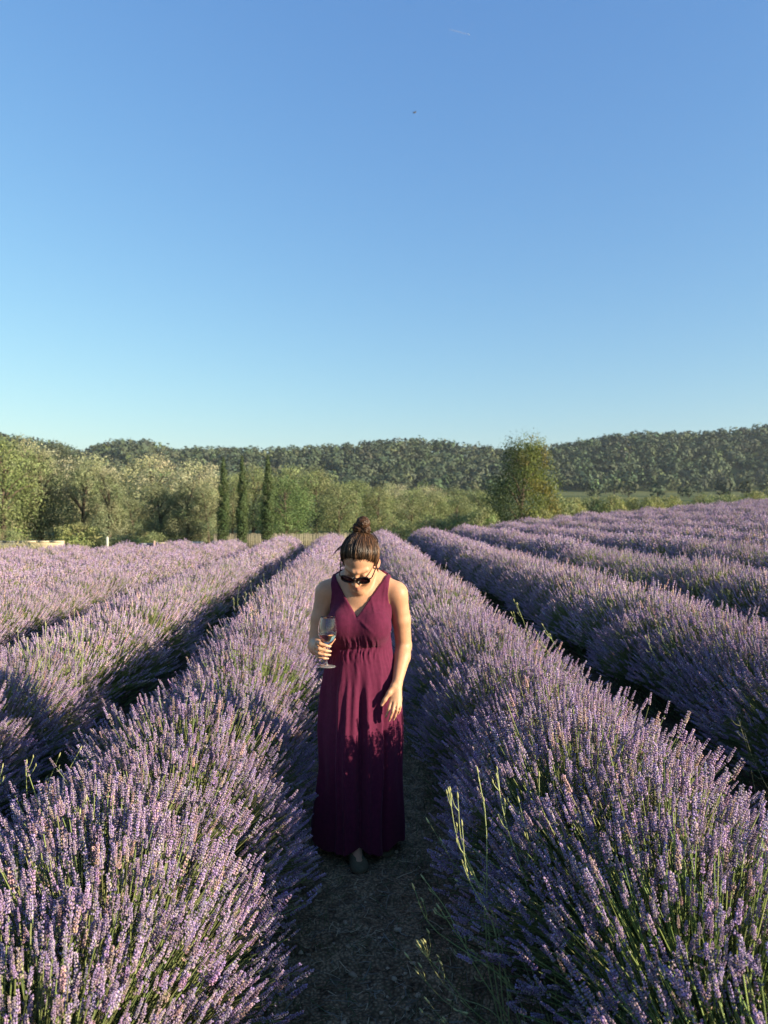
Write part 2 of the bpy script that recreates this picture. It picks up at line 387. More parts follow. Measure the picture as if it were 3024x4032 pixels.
ORD = ['first', 'second', 'third', 'fourth', 'fifth', 'sixth', 'seventh', 'eighth', 'ninth', 'tenth', 'eleventh', 'twelfth', 'thirteenth', 'fourteenth', 'fifteenth']
PITCH, PATHX = 1.64, 0.065
def build_row(side, i):
    x0 = PATHX + side * (PITCH * (i + 0.5)) + (0.035 if side > 0 else 0.0) - side * (0.05 if i > 0 else 0.0) - (0.17 if side < 0 and i > 1 else 0.0)
    if side < 0:
        lab = ['long lavender row edging the left side of the path, behind the wine glass', 'second lavender row left of the path, beyond the first dark furrow'][i] if i < 2 else \
            '%s lavender row counted leftwards from the path' % ORD[i]
    else:
        lab = ['long lavender row edging the right side of the path, with pale weeds in front', 'second lavender row right of the path, beyond the dark furrow on the right'][i] if i < 2 else \
            '%s lavender row counted rightwards from the path, on the rising ground' % ORD[i]
    row = tag(empty('lavender_row', (x0, 0, 0)), lab, 'lavender row', 'parallel lavender rows of the field')
    ys = abs(x0) / 0.60 - 3.5 if i > 0 else -1.6
    if i > 0: ys = max(ys, -2.0 if i < 3 else 0)
    ye = float(y_end(x0)) + random.uniform(-0.4, 0.4)
    y = ys + random.uniform(0, 0.3); gseed = random.random() * 50
    while y < ye:
        d = math.hypot(x0, y)
        lod = 0 if d < 6.2 else (1 if d < 13.5 else 2)
        g = vnoise(y * 0.55 + gseed, x0 * 1.3, 4)
        var = PL[lod]; greens = [k for k in range(len(var)) if (lod, k) in ((0, 2), (1, 2), (2, 2))]
        full = [k for k in range(len(var)) if k not in greens]
        k = greens[0] if (g > 0.55 and random.random() < 0.8) else random.choice(full)
        if i == 0 and lod == 0 and (1.0 < y < 1.95 if side > 0 else 1.0 < y < 1.45): k = greens[0]
        st, fl = var[k]
        sx = random.uniform(0.9, 1.08) * (1.06 if i == 1 or (i > 1 and side > 0) else 1.0); sz = random.uniform(0.94, 1.07) * (1 + 0.05 * vnoise(y * 0.9, x0, 9))
        px = random.gauss(0, 0.035)
        o = bpy.data.objects.new('lavender_plant', st); COL.objects.link(o); o.parent = row
        o.location = (px, y, float(H(x0 + px, y)) - 0.005); o.rotation_euler = (random.gauss(0, 0.04), random.gauss(0, 0.04), random.random() * 6.283)
        o.scale = (sx, sx, sz)
        f = bpy.data.objects.new('flower_spikes', fl); COL.objects.link(f); f.parent = o; f['kind'] = 'stuff'
        y += random.uniform(0.40, 0.54) if lod < 2 else random.uniform(0.45, 0.58)

for i in range(10): build_row(-1, i)
for i in range(14): build_row(1, i)
print('rows', time.time() - T0)

# ------------------------------------------------------------------ trees and buildings beyond the field
def at(px, py, Y):                      # design helper: point at depth Y that the photograph shows at (px, py)
    return np.array([(px - 1396) / FPX * Y, Y, CAMZ - (py - 2004) / FPX * Y])

def crown_leaves(r, centers, rads, nleaf, size, base, var, upright=0.0, shell=0.45):
    """leaf quads in clumps: each clump a rough ball of leaves, denser at its skin"""
    k = len(centers); per = np.maximum(8, (nleaf * (rads ** 2) / np.sum(rads ** 2))).astype(int)
    idx = np.repeat(np.arange(k), per); n_ = len(idx)
    d = r.normal(0, 1, (n_, 3)); d /= np.linalg.norm(d, axis=1)[:, None]
    rad = (shell + (1 - shell) * r.random(n_) ** 0.5) * (1 + 0.16 * r.standard_normal(n_))
    el = np.array([1.0, 1.0, 0.85 + upright])
    P = centers[idx] + d * el * (rads[idx] * rad)[:, None]
    nrm = d + r.normal(0, 0.36, (n_, 3)); nrm /= np.linalg.norm(nrm, axis=1)[:, None]
    u = np.cross(nrm, r.normal(0, 1, (n_, 3))); u /= np.linalg.norm(u, axis=1)[:, None]; v = np.cross(nrm, u)
    s_ = size * r.uniform(0.6, 1.35, n_)[:, None]
    Q = np.stack([P - u * s_, P - v * s_ * 0.55, P + u * s_, P + v * s_ * 0.55], 1).reshape(-1, 3)
    ct = r.uniform(1 - var, 1 + var, (k, 1)) * (1 + r.normal(0, 0.05, (k, 3)))
    C = np.asarray(base) * 1.25 * ct[idx] * r.uniform(0.88, 1.12, (n_, 1))
    return Q, np.repeat(C, 4, 0)

def make_tree(seed, h, w, kind, base, leaf=0.058, nleaf=11500, var=0.22):
    """returns (trunk mesh, crown mesh) with the foot at the origin"""
    r = np.random.default_rng(seed); mb = MB()
    if kind == 'cypress':
        mb.tube([(0, 0, -0.1), (0, 0, h * 0.5), (0.01, 0, h * 0.9)], [w * 0.16, w * 0.1, w * 0.03], 7)
        z = np.concatenate([np.linspace(0.03, 0.97, 46)] * 3); k = len(z)
        prof = np.clip(np.sin(np.clip(z * 1.15 + 0.30, 0, 1) * math.pi * 0.5) * (1 - z ** 2.2), 0.04, 1)
        a = r.random(k) * 6.283; rr = prof * w * 0.5 * r.uniform(0.25, 0.72, k)
        cen = np.stack([np.cos(a) * rr, np.sin(a) * rr, z * h], 1); rads = 0.05 + prof * w * 0.22 * r.uniform(0.8, 1.2, k)
        Q, C = crown_leaves(r, cen, rads, nleaf, leaf, base, var, upright=0.9)
    else:
        lean = r.normal(0, 0.03, 2) * h if kind != 'lone' else np.array([0.08, 0.0]) * h
        th = {'poplar': 0.07, 'round': 0.12, 'willow': 0.09, 'lone': 0.10, 'bush': 0.05}[kind] * h
        tr = 0.028 * h + 0.03
        top = np.array([lean[0], lean[1], h * 0.82])
        mb.tube(spline([(0, 0, -0.15), (lean[0] * 0.2, lean[1] * 0.2, th), (lean[0] * 0.6, lean[1] * 0.5, h * 0.5), top], 9), np.linspace(tr, tr * 0.18, 9), 8)
        k = {'poplar': 60, 'round': 64, 'willow': 70, 'lone': 110, 'bush': 26}[kind]
        z = r.random(k); cen = []; rads = []
        for i in range(k):
            zz = th * 0.55 + (h - th * 0.55) * (0.04 + 0.92 * ((i + 0.5) / k))
            q = (zz - th * 0.55) / (h - th * 0.55)
            if kind == 'poplar': pr = 0.55 + 0.45 * math.sin(min(1, q * 1.5 + 0.15) * math.pi * 0.5); pr *= (1 - q ** 3.2) ** 0.6
            elif kind == 'willow': pr = (0.75 + 0.25 * q) * (1 - max(0, q - 0.45) ** 2 * 2.6)
            elif kind == 'lone': pr = 1.0 if q < 0.28 else max(0.26, 1.0 - 0.50 * (q - 0.28) / 0.62)
            else: pr = math.sqrt(max(0.05, 1 - (2 * q - 0.92) ** 2))
            a = i * 2.39996 + r.uniform(-0.5, 0.5)
            rr = w * 0.5 * max(pr, 0.08) * r.uniform(0.45, 0.86)
            cen.append([lean[0] * q + math.cos(a) * rr, lean[1] * q + math.sin(a) * rr, zz + r.normal(0, 0.02) * h])
            rads.append(w * r.uniform(0.10, 0.19) * (0.75 + 0.4 * pr))
        cen = np.array(cen); rads = np.array(rads)
        for i in range(0, k, max(1, k // 12)):       # limbs reach into the clumps
            c = cen[i]; zb = max(th * 0.7, c[2] - 0.25 * h * r.uniform(0.5, 1)); q = min(1, zb / (h * 0.82))
            p0 = np.array([lean[0] * q * 0.9, lean[1] * q * 0.9, zb * 0.92])
            mb.tube(spline([p0, 0.5 * (p0 + c) + [0, 0, 0.03 * h], c], 5), np.linspace(tr * 0.42, tr * 0.10, 5), 5)
        Q, C = crown_leaves(r, cen, rads, nleaf, leaf, base, var, upright=0.35 if kind == 'poplar' else 0.0)
        if kind in ('poplar', 'willow', 'lone'):          # loose twigs past the outline
            m_ = nleaf // 9; w_ = r.integers(0, k, m_)
            d = r.normal(0, 1, (m_, 3)) + [0, 0, 0.5]; d /= np.linalg.norm(d, axis=1)[:, None]
            P = cen[w_] + d * (rads[w_] * r.uniform(1.0, 1.5, m_))[:, None]
            u = r.normal(0, 1, (m_, 3)); u /= np.linalg.norm(u, axis=1)[:, None]; v = np.cross(u, d); s_ = leaf * r.uniform(0.5, 1.1, m_)[:, None]
            Q2 = np.stack([P - u * s_, P - v * s_ * 0.5, P + u * s_, P + v * s_ * 0.5], 1).reshape(-1, 3)
            Q = np.concatenate([Q, Q2]); C = np.concatenate([C, np.repeat(np.asarray(base) * r.uniform(0.8, 1.25, (m_, 1)), 4, 0)])
    if kind == 'lone':                                    # right side paler and yellower, left half darker
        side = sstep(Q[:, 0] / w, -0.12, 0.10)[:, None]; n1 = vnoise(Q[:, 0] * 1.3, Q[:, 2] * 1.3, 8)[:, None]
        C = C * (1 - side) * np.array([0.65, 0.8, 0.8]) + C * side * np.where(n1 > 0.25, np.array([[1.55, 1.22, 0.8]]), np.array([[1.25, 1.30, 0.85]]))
    crown = mesh_np(kind + '_crown', Q, np.arange(len(Q)).reshape(-1, 4), M['leaf'], np.clip(C, 0, 1))
    return mb.me(kind + '_trunk', M['bark'], smooth=True), crown

G_POP = (0.200, 0.218, 0.118); G_PALE = (0.37, 0.375, 0.225); G_BRIGHT = (0.115, 0.170, 0.060); G_OLIVE = (0.170, 0.205, 0.080)
G_CYP = (0.068, 0.100, 0.038); G_MID = (0.192, 0.220, 0.100); G_DARK = (0.070, 0.085, 0.050)
TREE_TYPES = {   # kind, height, width, colour, seeds
    'leafy_tree': make_tree(1, 6.0, 4.4, 'round', G_OLIVE),
    'poplar_tree': make_tree(2, 6.0, 3.0, 'poplar', G_POP),
    'poplar_tree_b': make_tree(3, 6.0, 3.2, 'poplar', G_POP),
    'willow_tree': make_tree(4, 6.0, 4.6, 'willow', G_PALE),
    'willow_tree_b': make_tree(5, 6.0, 4.6, 'willow', G_PALE),
    'green_tree': make_tree(6, 5.0, 4.4, 'round', G_BRIGHT),
    'mixed_tree': make_tree(7, 5.0, 4.2, 'willow', G_MID),
    'mixed_tree_b': make_tree(8, 5.0, 4.4, 'round', G_MID),
    'dark_pine': make_tree(9, 5.0, 5.6, 'round', G_DARK),
    'cypress_tree': make_tree(10, 4.5, 0.62, 'cypress', G_CYP, leaf=0.034, nleaf=15000, var=0.10),
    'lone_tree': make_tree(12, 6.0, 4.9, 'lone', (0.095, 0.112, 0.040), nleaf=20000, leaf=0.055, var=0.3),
    'bush': make_tree(13, 1.6, 2.6, 'bush', G_MID, nleaf=4200, leaf=0.05),
    'pale_bush': make_tree(14, 1.6, 2.4, 'bush', (0.24, 0.26, 0.10), nleaf=4200, leaf=0.05),
}
TREE_DIM = {'leafy_tree': (6, 4.4), 'poplar_tree': (6, 3.0), 'poplar_tree_b': (6, 3.2), 'willow_tree': (6, 4.6), 'willow_tree_b': (6, 4.6), 'green_tree': (5, 4.4),
            'mixed_tree': (5, 4.2), 'mixed_tree_b': (5, 4.4), 'dark_pine': (5, 5.6), 'cypress_tree': (4.5, 0.62), 'lone_tree': (6, 4.9), 'bush': (1.6, 2.6), 'pale_bush': (1.6, 2.4)}
def plant_tree(kind, px, top, wpx, Y, label, cat='tree', group=None, rz=None):
    x = (px - 1396) / FPX * Y; z0 = float(H(x, Y)) - 0.05
    h = CAMZ - (top - 2004) / FPX * Y - z0; w = wpx / FPX * Y
    h0, w0 = TREE_DIM[kind]; tr, cr = TREE_TYPES[kind]
    o = empty(kind.replace('_b', '') if kind.endswith('_b') else kind, (x, Y, z0), random.random() * 6.28 if rz is None else rz)
    o.scale = (w / w0, w / w0, h / h0)
    tag(o, label, cat, group)
    link('trunk' if cat != 'bush' else 'stem', tr, o); link('crown' if cat != 'bush' else 'foliage', cr, o)
    return o

GL, GR, GB = 'big trees along the left edge of the field', 'trees in the wood right of the cypresses', 'bushes beyond the field edge'
for a in [
    ('leafy_tree', 40, 1728, 330, 42, 'olive green leafy tree at the left edge of the picture', GL),
    ('poplar_tree', 185, 1775, 215, 44, 'grey green poplar next to the leftmost tree', GL),
    ('poplar_tree_b', 330, 1822, 200, 43, 'grey green poplar, second from the left edge, in the left tree bank', GL),
    ('poplar_tree', 445, 1858, 160, 41, 'smaller grey green poplar left of the dark gap in the left trees', GL),
    ('willow_tree', 120, 1752, 300, 56, 'pale silvery tree behind the leftmost poplars', GL),
    ('willow_tree_b', 370, 1800, 340, 58, 'pale silvery tree behind the middle poplars on the left', GL),
    ('willow_tree', 610, 1800, 330, 60, 'pale buff crowned tree above the dark gap in the left trees', GL),
    ('willow_tree_b', 775, 1822, 280, 57, 'pale buff crowned tree just left of the cypresses', GL),
    ('willow_tree', -170, 1775, 330, 50, 'pale silvery tree left of the leftmost olive green tree', GL),
    ('poplar_tree', -330, 1790, 260, 45, 'grey green poplar at the outer left end of the tree bank', GL),
    ('dark_pine', 268, 1762, 260, 75, 'dark spreading pine above the left tree bank', GL),
    ('poplar_tree_b', 545, 1960, 150, 52, 'dark shaded tree in the gap of the left tree bank', GL),
    ('poplar_tree_b', 655, 1905, 170, 46, 'grey green tree right of the dark gap, lower than the buff crowns', GL),
    ('poplar_tree', 745, 1895, 170, 45, 'grey green tree midway between the dark gap and the cypresses', GL),
    ('poplar_tree_b', 832, 1905, 140, 44, 'grey green tree touching the leftmost cypress', GL),
    ('mixed_tree', 1000, 1838, 190, 62, 'green tree behind the gap between middle and right cypress', GR),
    ('mixed_tree_b', 918, 1868, 150, 60, 'green tree showing between left and middle cypress', GR),
    ('green_tree', 1130, 1882, 240, 47, 'bright green round tree just right of the cypresses', GR),
    ('mixed_tree_b', 1130, 1838, 260, 66, 'pale green tree behind the bright green round tree', GR),
    ('mixed_tree', 1245, 1850, 230, 60, 'tall green tree right of the bright green round tree', GR),
    ('mixed_tree_b', 1335, 1898, 180, 56, 'green tree left of the woman in the wood', GR),
    ('leafy_tree', 1405, 1888, 180, 66, 'brownish olive tree straight above the hair bun', GR),
    ('mixed_tree', 1490, 1918, 170, 58, 'light green tree just right of the hair bun', GR),
    ('willow_tree_b', 1545, 1905, 170, 76, 'pale tree in the middle of the wood', GR),
    ('mixed_tree_b', 1620, 1925, 170, 60, 'green tree in the wood above the right furrow', GR),
    ('mixed_tree', 1710, 1940, 170, 64, 'low green tree in the wood, second left of the lone tree', GR),
    ('mixed_tree_b', 1800, 1952, 170, 66, 'low green tree in the wood next to the lone tree', GR),
    ('mixed_tree', 1885, 1930, 160, 72, 'green tree touching the left side of the lone tree', GR),
    ('willow_tree', 1680, 1915, 200, 95, 'pale far tree behind the low green trees', GR),
    ('mixed_tree', 1790, 1925, 200, 110, 'far green tree behind the wood left of the lone tree', GR),
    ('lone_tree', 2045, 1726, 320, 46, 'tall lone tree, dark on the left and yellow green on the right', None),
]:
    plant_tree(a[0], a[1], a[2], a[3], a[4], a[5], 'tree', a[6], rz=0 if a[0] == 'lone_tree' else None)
for px, top, base_w, lab in [(884, 1798, 58, 'leftmost of the three narrow cypresses'), (957, 1792, 56, 'middle one of the three narrow cypresses'), (1057, 1790, 60, 'rightmost of the three narrow cypresses, by the bright green tree')]:
    plant_tree('cypress_tree', px, top, base_w, 33.6, lab, 'cypress', 'three narrow cypresses')
bush_words = ['pale sunlit bush right of the lone tree, nearest to it', 'pale sunlit bush, second right of the lone tree', 'pale sunlit bush, third right of the lone tree', 'pale sunlit bush, fourth right of the lone tree',
              'pale sunlit bush, fifth right of the lone tree', 'last pale sunlit bush of the line right of the lone tree']
for i, px in enumerate([2265, 2345, 2425, 2505, 2585, 2660]):
    plant_tree('pale_bush' if i != 1 else 'bush', px, 1962 - 4 * (i % 3), 125, 58 + i % 2, bush_words[i], 'bush', GB)
for i, (px, top, w_, Y, lab) in enumerate([(2195, 1960, 170, 50, 'dark green bush at the right foot of the lone tree'), (1905, 2000, 150, 44, 'green bush at the left foot of the lone tree'),
        (2790, 1950, 150, 66, 'green bush right of the pale bushes, under the hill'), (2905, 1950, 150, 62, 'green bush near the right edge of the picture'), (3005, 1938, 140, 56, 'light green bush at the right edge of the picture'),
        (330, 2062, 190, 37, 'grey green bush behind the cream wall on the left'), (510, 2105, 150, 37, 'low green bush between white post and long cream wall'), (600, 2095, 120, 38, 'low green bush under the dark gap of trees'),
        (30, 2085, 150, 38, 'low bush at the left edge behind the grey wall'), (1560, 2050, 150, 47, 'low bush behind the row ends, right of the bun'), (1700, 2045, 170, 48, 'low bush behind the row ends, centre right'), (1820, 2030, 160, 48, 'low bush behind the row ends, left of the lone tree'), (2140, 2010, 130, 44, 'yellowish bush in front of the lone tree')]):
    plant_tree('pale_bush' if i in (4, 5, 12) else 'bush', px, top, w_, Y, lab, 'bush', GB)

# hill forest: a far wood that reads as one mass
def forest():
    r = np.random.default_rng(77); Vs = []; Cs = []
    n_t = 4100
    Y = 338 + (RY - 4 - 338) * r.random(n_t) ** 0.8; t = r.uniform(-0.80, 0.78, n_t); X = t * Y
    near = r.random(n_t) < 0.08
    Y = np.where(near, r.uniform(190, 330, n_t), Y); X = t * Y
    keep = ~(near & (vnoise(X / 60, Y / 40, 6) < 0.0)); X = X[keep]; Y = Y[keep]; n_t = len(X)
    Z = H(X, Y); nl = 66
    hgt = r.uniform(5.0, 9.0, n_t); wid = hgt * r.uniform(0.60, 0.95, n_t); hgt[Y < 330] *= 0.6; wid[Y < 330] *= 0.7
    base = np.array([0.080, 0.106, 0.062]) * r.uniform(0.75, 1.3, (n_t, 1)) * (1 + r.normal(0, 0.07, (n_t, 3)))
    pale = r.random(n_t) < 0.08; base[pale] = base[pale] * np.array([1.6, 1.5, 1.2])
    d = r.normal(0, 1, (n_t, nl, 3)); d /= np.linalg.norm(d, axis=2)[:, :, None]
    lob = 1 + 0.16 * np.sin(d[:, :, 0] * 5 + np.arange(n_t)[:, None]) * np.cos(d[:, :, 2] * 5 + np.arange(n_t)[:, None] * 2) + 0.10 * r.standard_normal((n_t, nl))
    C0 = np.stack([X, Y, Z + hgt * 0.58], 1)
    P = C0[:, None] + d * lob[:, :, None] * np.stack([wid * 0.5, wid * 0.5, hgt * 0.46], 1)[:, None]
    nrm = d + r.normal(0, 0.22, d.shape); nrm /= np.linalg.norm(nrm, axis=2)[:, :, None]
    u = np.cross(nrm, r.normal(0, 1, d.shape)); u /= np.linalg.norm(u, axis=2)[:, :, None]; v = np.cross(nrm, u)
    s_ = (wid[:, None] * r.uniform(0.09, 0.17, (n_t, nl)))[:, :, None]
    Q = np.stack([P - u * s_, P - v * s_ * 0.7, P + u * s_, P + v * s_ * 0.7], 2).reshape(-1, 3)
    C = np.repeat((base[:, None] * r.uniform(0.8, 1.2, (n_t, nl, 1))).reshape(-1, 3), 4, 0)
    # trunks: one thin upright sliver of four sides each
    a = np.stack([X, Y, Z], 1); w = 0.16
    off = np.array([[-w, 0, -0.5], [w, 0, -0.5], [w * 0.6, 0, 1], [-w * 0.6, 0, 1], [0, -w, -0.5], [0, w, -0.5], [0, w * 0.6, 1], [0, -w * 0.6, 1]])
    TV = (a[:, None] + off[None] * np.stack([np.ones(n_t), np.ones(n_t), hgt * 0.6], 1)[:, None]).reshape(-1, 3)
    TC = np.tile(np.array([[0.09, 0.07, 0.05]]), (len(TV), 1))
    V = np.concatenate([Q, TV]); F = np.arange(len(V)).reshape(-1, 4)
    o = link('forest', mesh_np('forest', V, F, M['forest'], np.clip(np.concatenate([C, TC]), 0, 1)))
    tag(o, 'dark green pine and oak wood covering the hills behind', 'forest', kind='stuff')
forest()
print('trees', time.time() - T0)

# fence of upright pale slats behind the cypresses
fx0, fx1, FY = -6.9, 0.1, 36.5
fence = tag(empty('fence', (0, FY, 0)), 'pale wooden slat fence behind the cypresses at the field end', 'fence')
slat_me = []
for i in range(4):
    mb = MB(); mb.box((0, 0, 0.55), (0.085, 0.022, 1.1)); mb.add([[-0.0425, -0.011, 1.1], [0.0425, -0.011, 1.1], [0.0425, 0.011, 1.1], [-0.0425, 0.011, 1.1], [0, -0.011, 1.14], [0, 0.011, 1.14]], T=[[0, 1, 4], [2, 3, 5]], Q=[[1, 2, 5, 4], [3, 0, 4, 5]])
    t_ = [1.0, 0.85, 1.1, 0.93][i]; mb.C = [c * np.array([0.27, 0.245, 0.165]) * t_ for c in mb.C]
    slat_me.append(mb.me('slat', M['wood']))
x = fx0
while x < fx1:
    o = link('slat', random.choice(slat_me), fence, (x, random.uniform(-0.006, 0.006), float(H(x, FY)) + random.uniform(0.0, 0.06))); o.rotation_euler = (0, random.gauss(0, 0.015), 0); o.scale = (1, 1, 0.76)
    x += random.uniform(0.087, 0.093)
for zz in (0.25, 0.66):
    mb = MB(); mb.box((0.5 * (fx0 + fx1), 0.026, 0), (fx1 - fx0, 0.028, 0.07), C=(0.30, 0.25, 0.17)); link('rail', mb.me('rail', M['wood']), fence, (0, 0, float(H(-3.4, FY)) + zz))
x = fx0
while x < fx1 + 0.1:
    mb = MB(); mb.box((0, 0.085, 0.4), (0.09, 0.09, 0.9), C=(0.28, 0.24, 0.17)); link('post', mb.me('post', M['wood']), fence, (x, 0, float(H(x, FY)))); x += 1.75

def low_wall(x0, x1, Y, ztop, colr, label, name='garden_wall', thick=0.25):
    zb = float(H(0.5 * (x0 + x1), Y)) - 0.15
    w = tag(empty(name, (0.5 * (x0 + x1), Y, zb)), label, 'wall')
    h = ztop - zb; L = x1 - x0
    mb = MB(); mb.box((0, 0, (h - 0.06) / 2), (L, thick, h - 0.06), C=colr); link('wall_face', mb.me('wall_face', M['masonry']), w)
    n_ = max(2, int(L / 0.55)); cm = MB(); cl = L / n_ - 0.008
    cm.box((0, 0, 0.031), (cl, thick + 0.07, 0.058), C=np.array(colr) * 1.08); cme = cm.me('coping_stone', M['masonry'])
    for i in range(n_): link('coping_stone', cme, w, (-L / 2 + (i + 0.5) * L / n_, random.uniform(-0.004, 0.004), h - 0.06 + random.uniform(0, 0.003)))
    return w
CR = (0.62, 0.52, 0.34)
low_wall(-14.95, -13.2, 34, 0.20, CR, 'low cream wall at the field end on the left, left of the white post')
low_wall(-19.0, -15.0, 34.6, 0.17, (0.13, 0.14, 0.13), 'long low dark grey wall at the left edge of the picture')
low_wall(-9.35, -8.05, 35, 0.08, CR, 'low cream wall right of the white post')
low_wall(-7.75, -7.15, 35, 0.10, (0.72, 0.68, 0.60), 'short whitish wall just left of the leftmost cypress')
low_wall(-10.2, -9.45, 35.4, 0.02, (0.24, 0.25, 0.28), 'short blue grey wall left of the middle cream wall')
for px, top, colr, lab, Y in [(437, 2116, (0.60, 0.60, 0.48), 'white marker post standing behind the field on the left', 33.0), (617, 2132, (0.50, 0.36, 0.30), 'short pinkish post beside the middle cream wall', 34.5)]:
    p3 = at(px, top, Y); zb = float(H(p3[0], Y)) - 0.1
    po = tag(empty('marker_post', (p3[0], Y, zb)), lab, 'post')
    mb = MB(); mb.box((0, 0, (p3[2] - zb) / 2), (0.095, 0.095, p3[2] - zb), C=colr, taper=0.92); link('shaft', mb.me('shaft', M['masonry']), po)
    mb = MB(); mb.box((0, 0, p3[2] - zb + 0.03), (0.11, 0.11, 0.04), C=np.array(colr) * 1.05, taper=0.4); link('cap', mb.me('cap', M['masonry']), po)

def grass_tuft(n_, h, w, seed, c):
    r = np.random.default_rng(seed); a = r.random(n_) * 6.283; q = r.random(n_) ** 0.5 * w * 0.35
    p0 = np.stack([np.cos(a) * q, np.sin(a) * q, np.zeros(n_)], 1); d = np.stack([np.cos(a) * 0.45, np.sin(a) * 0.45, np.ones(n_)], 1) + r.normal(0, 0.18, (n_, 3))
    L = h * r.uniform(0.5, 1.0, n_)[:, None]; mid = p0 + d * L * 0.55; tip = p0 + d * L + np.stack([np.cos(a), np.sin(a), -0.5 * np.ones(n_)], 1) * L * 0.18
    s_ = np.cross(d, r.normal(0, 1, (n_, 3))); s_ /= np.linalg.norm(s_, axis=1)[:, None]; s_ *= h * 0.018
    V = np.stack([p0 - s_, p0 + s_, mid - s_ * 0.8, mid + s_ * 0.8, tip], 1).reshape(-1, 3); k = 5 * np.arange(n_)[:, None]
    C = np.asarray(c) * r.uniform(0.7, 1.3, (n_, 1))
    return mesh_np('grass_tuft', V, [np.array([[2, 3, 4]]) + k, np.array([[0, 1, 3, 2]]) + k], M['straw'], np.clip(np.repeat(C, 5, 0), 0, 1))
tuft = [grass_tuft(160, 0.75, 0.5, i, (0.42, 0.38, 0.20)) for i in range(3)]
for i, px in enumerate([20, 62, 105, 150, 200]):
    Y = 31.5; x = (px - 1396) / FPX * Y
    tag(link('dry_grass_tuft', tuft[i % 3], None, (x, Y, float(H(x, Y)))), ['leftmost pale dry grass tuft before the dark grey wall', 'second pale dry grass tuft from the left edge, before the grey wall', 'third pale dry grass tuft from the left edge, before the grey wall', 'fourth pale dry grass tuft from the left edge, near the cream wall', 'rightmost pale dry grass tuft, before the cream wall on the left'][i], 'grass', 'dry grass tufts before the grey wall').rotation_euler = (0, 0, i * 1.3)
print('background', time.time() - T0)

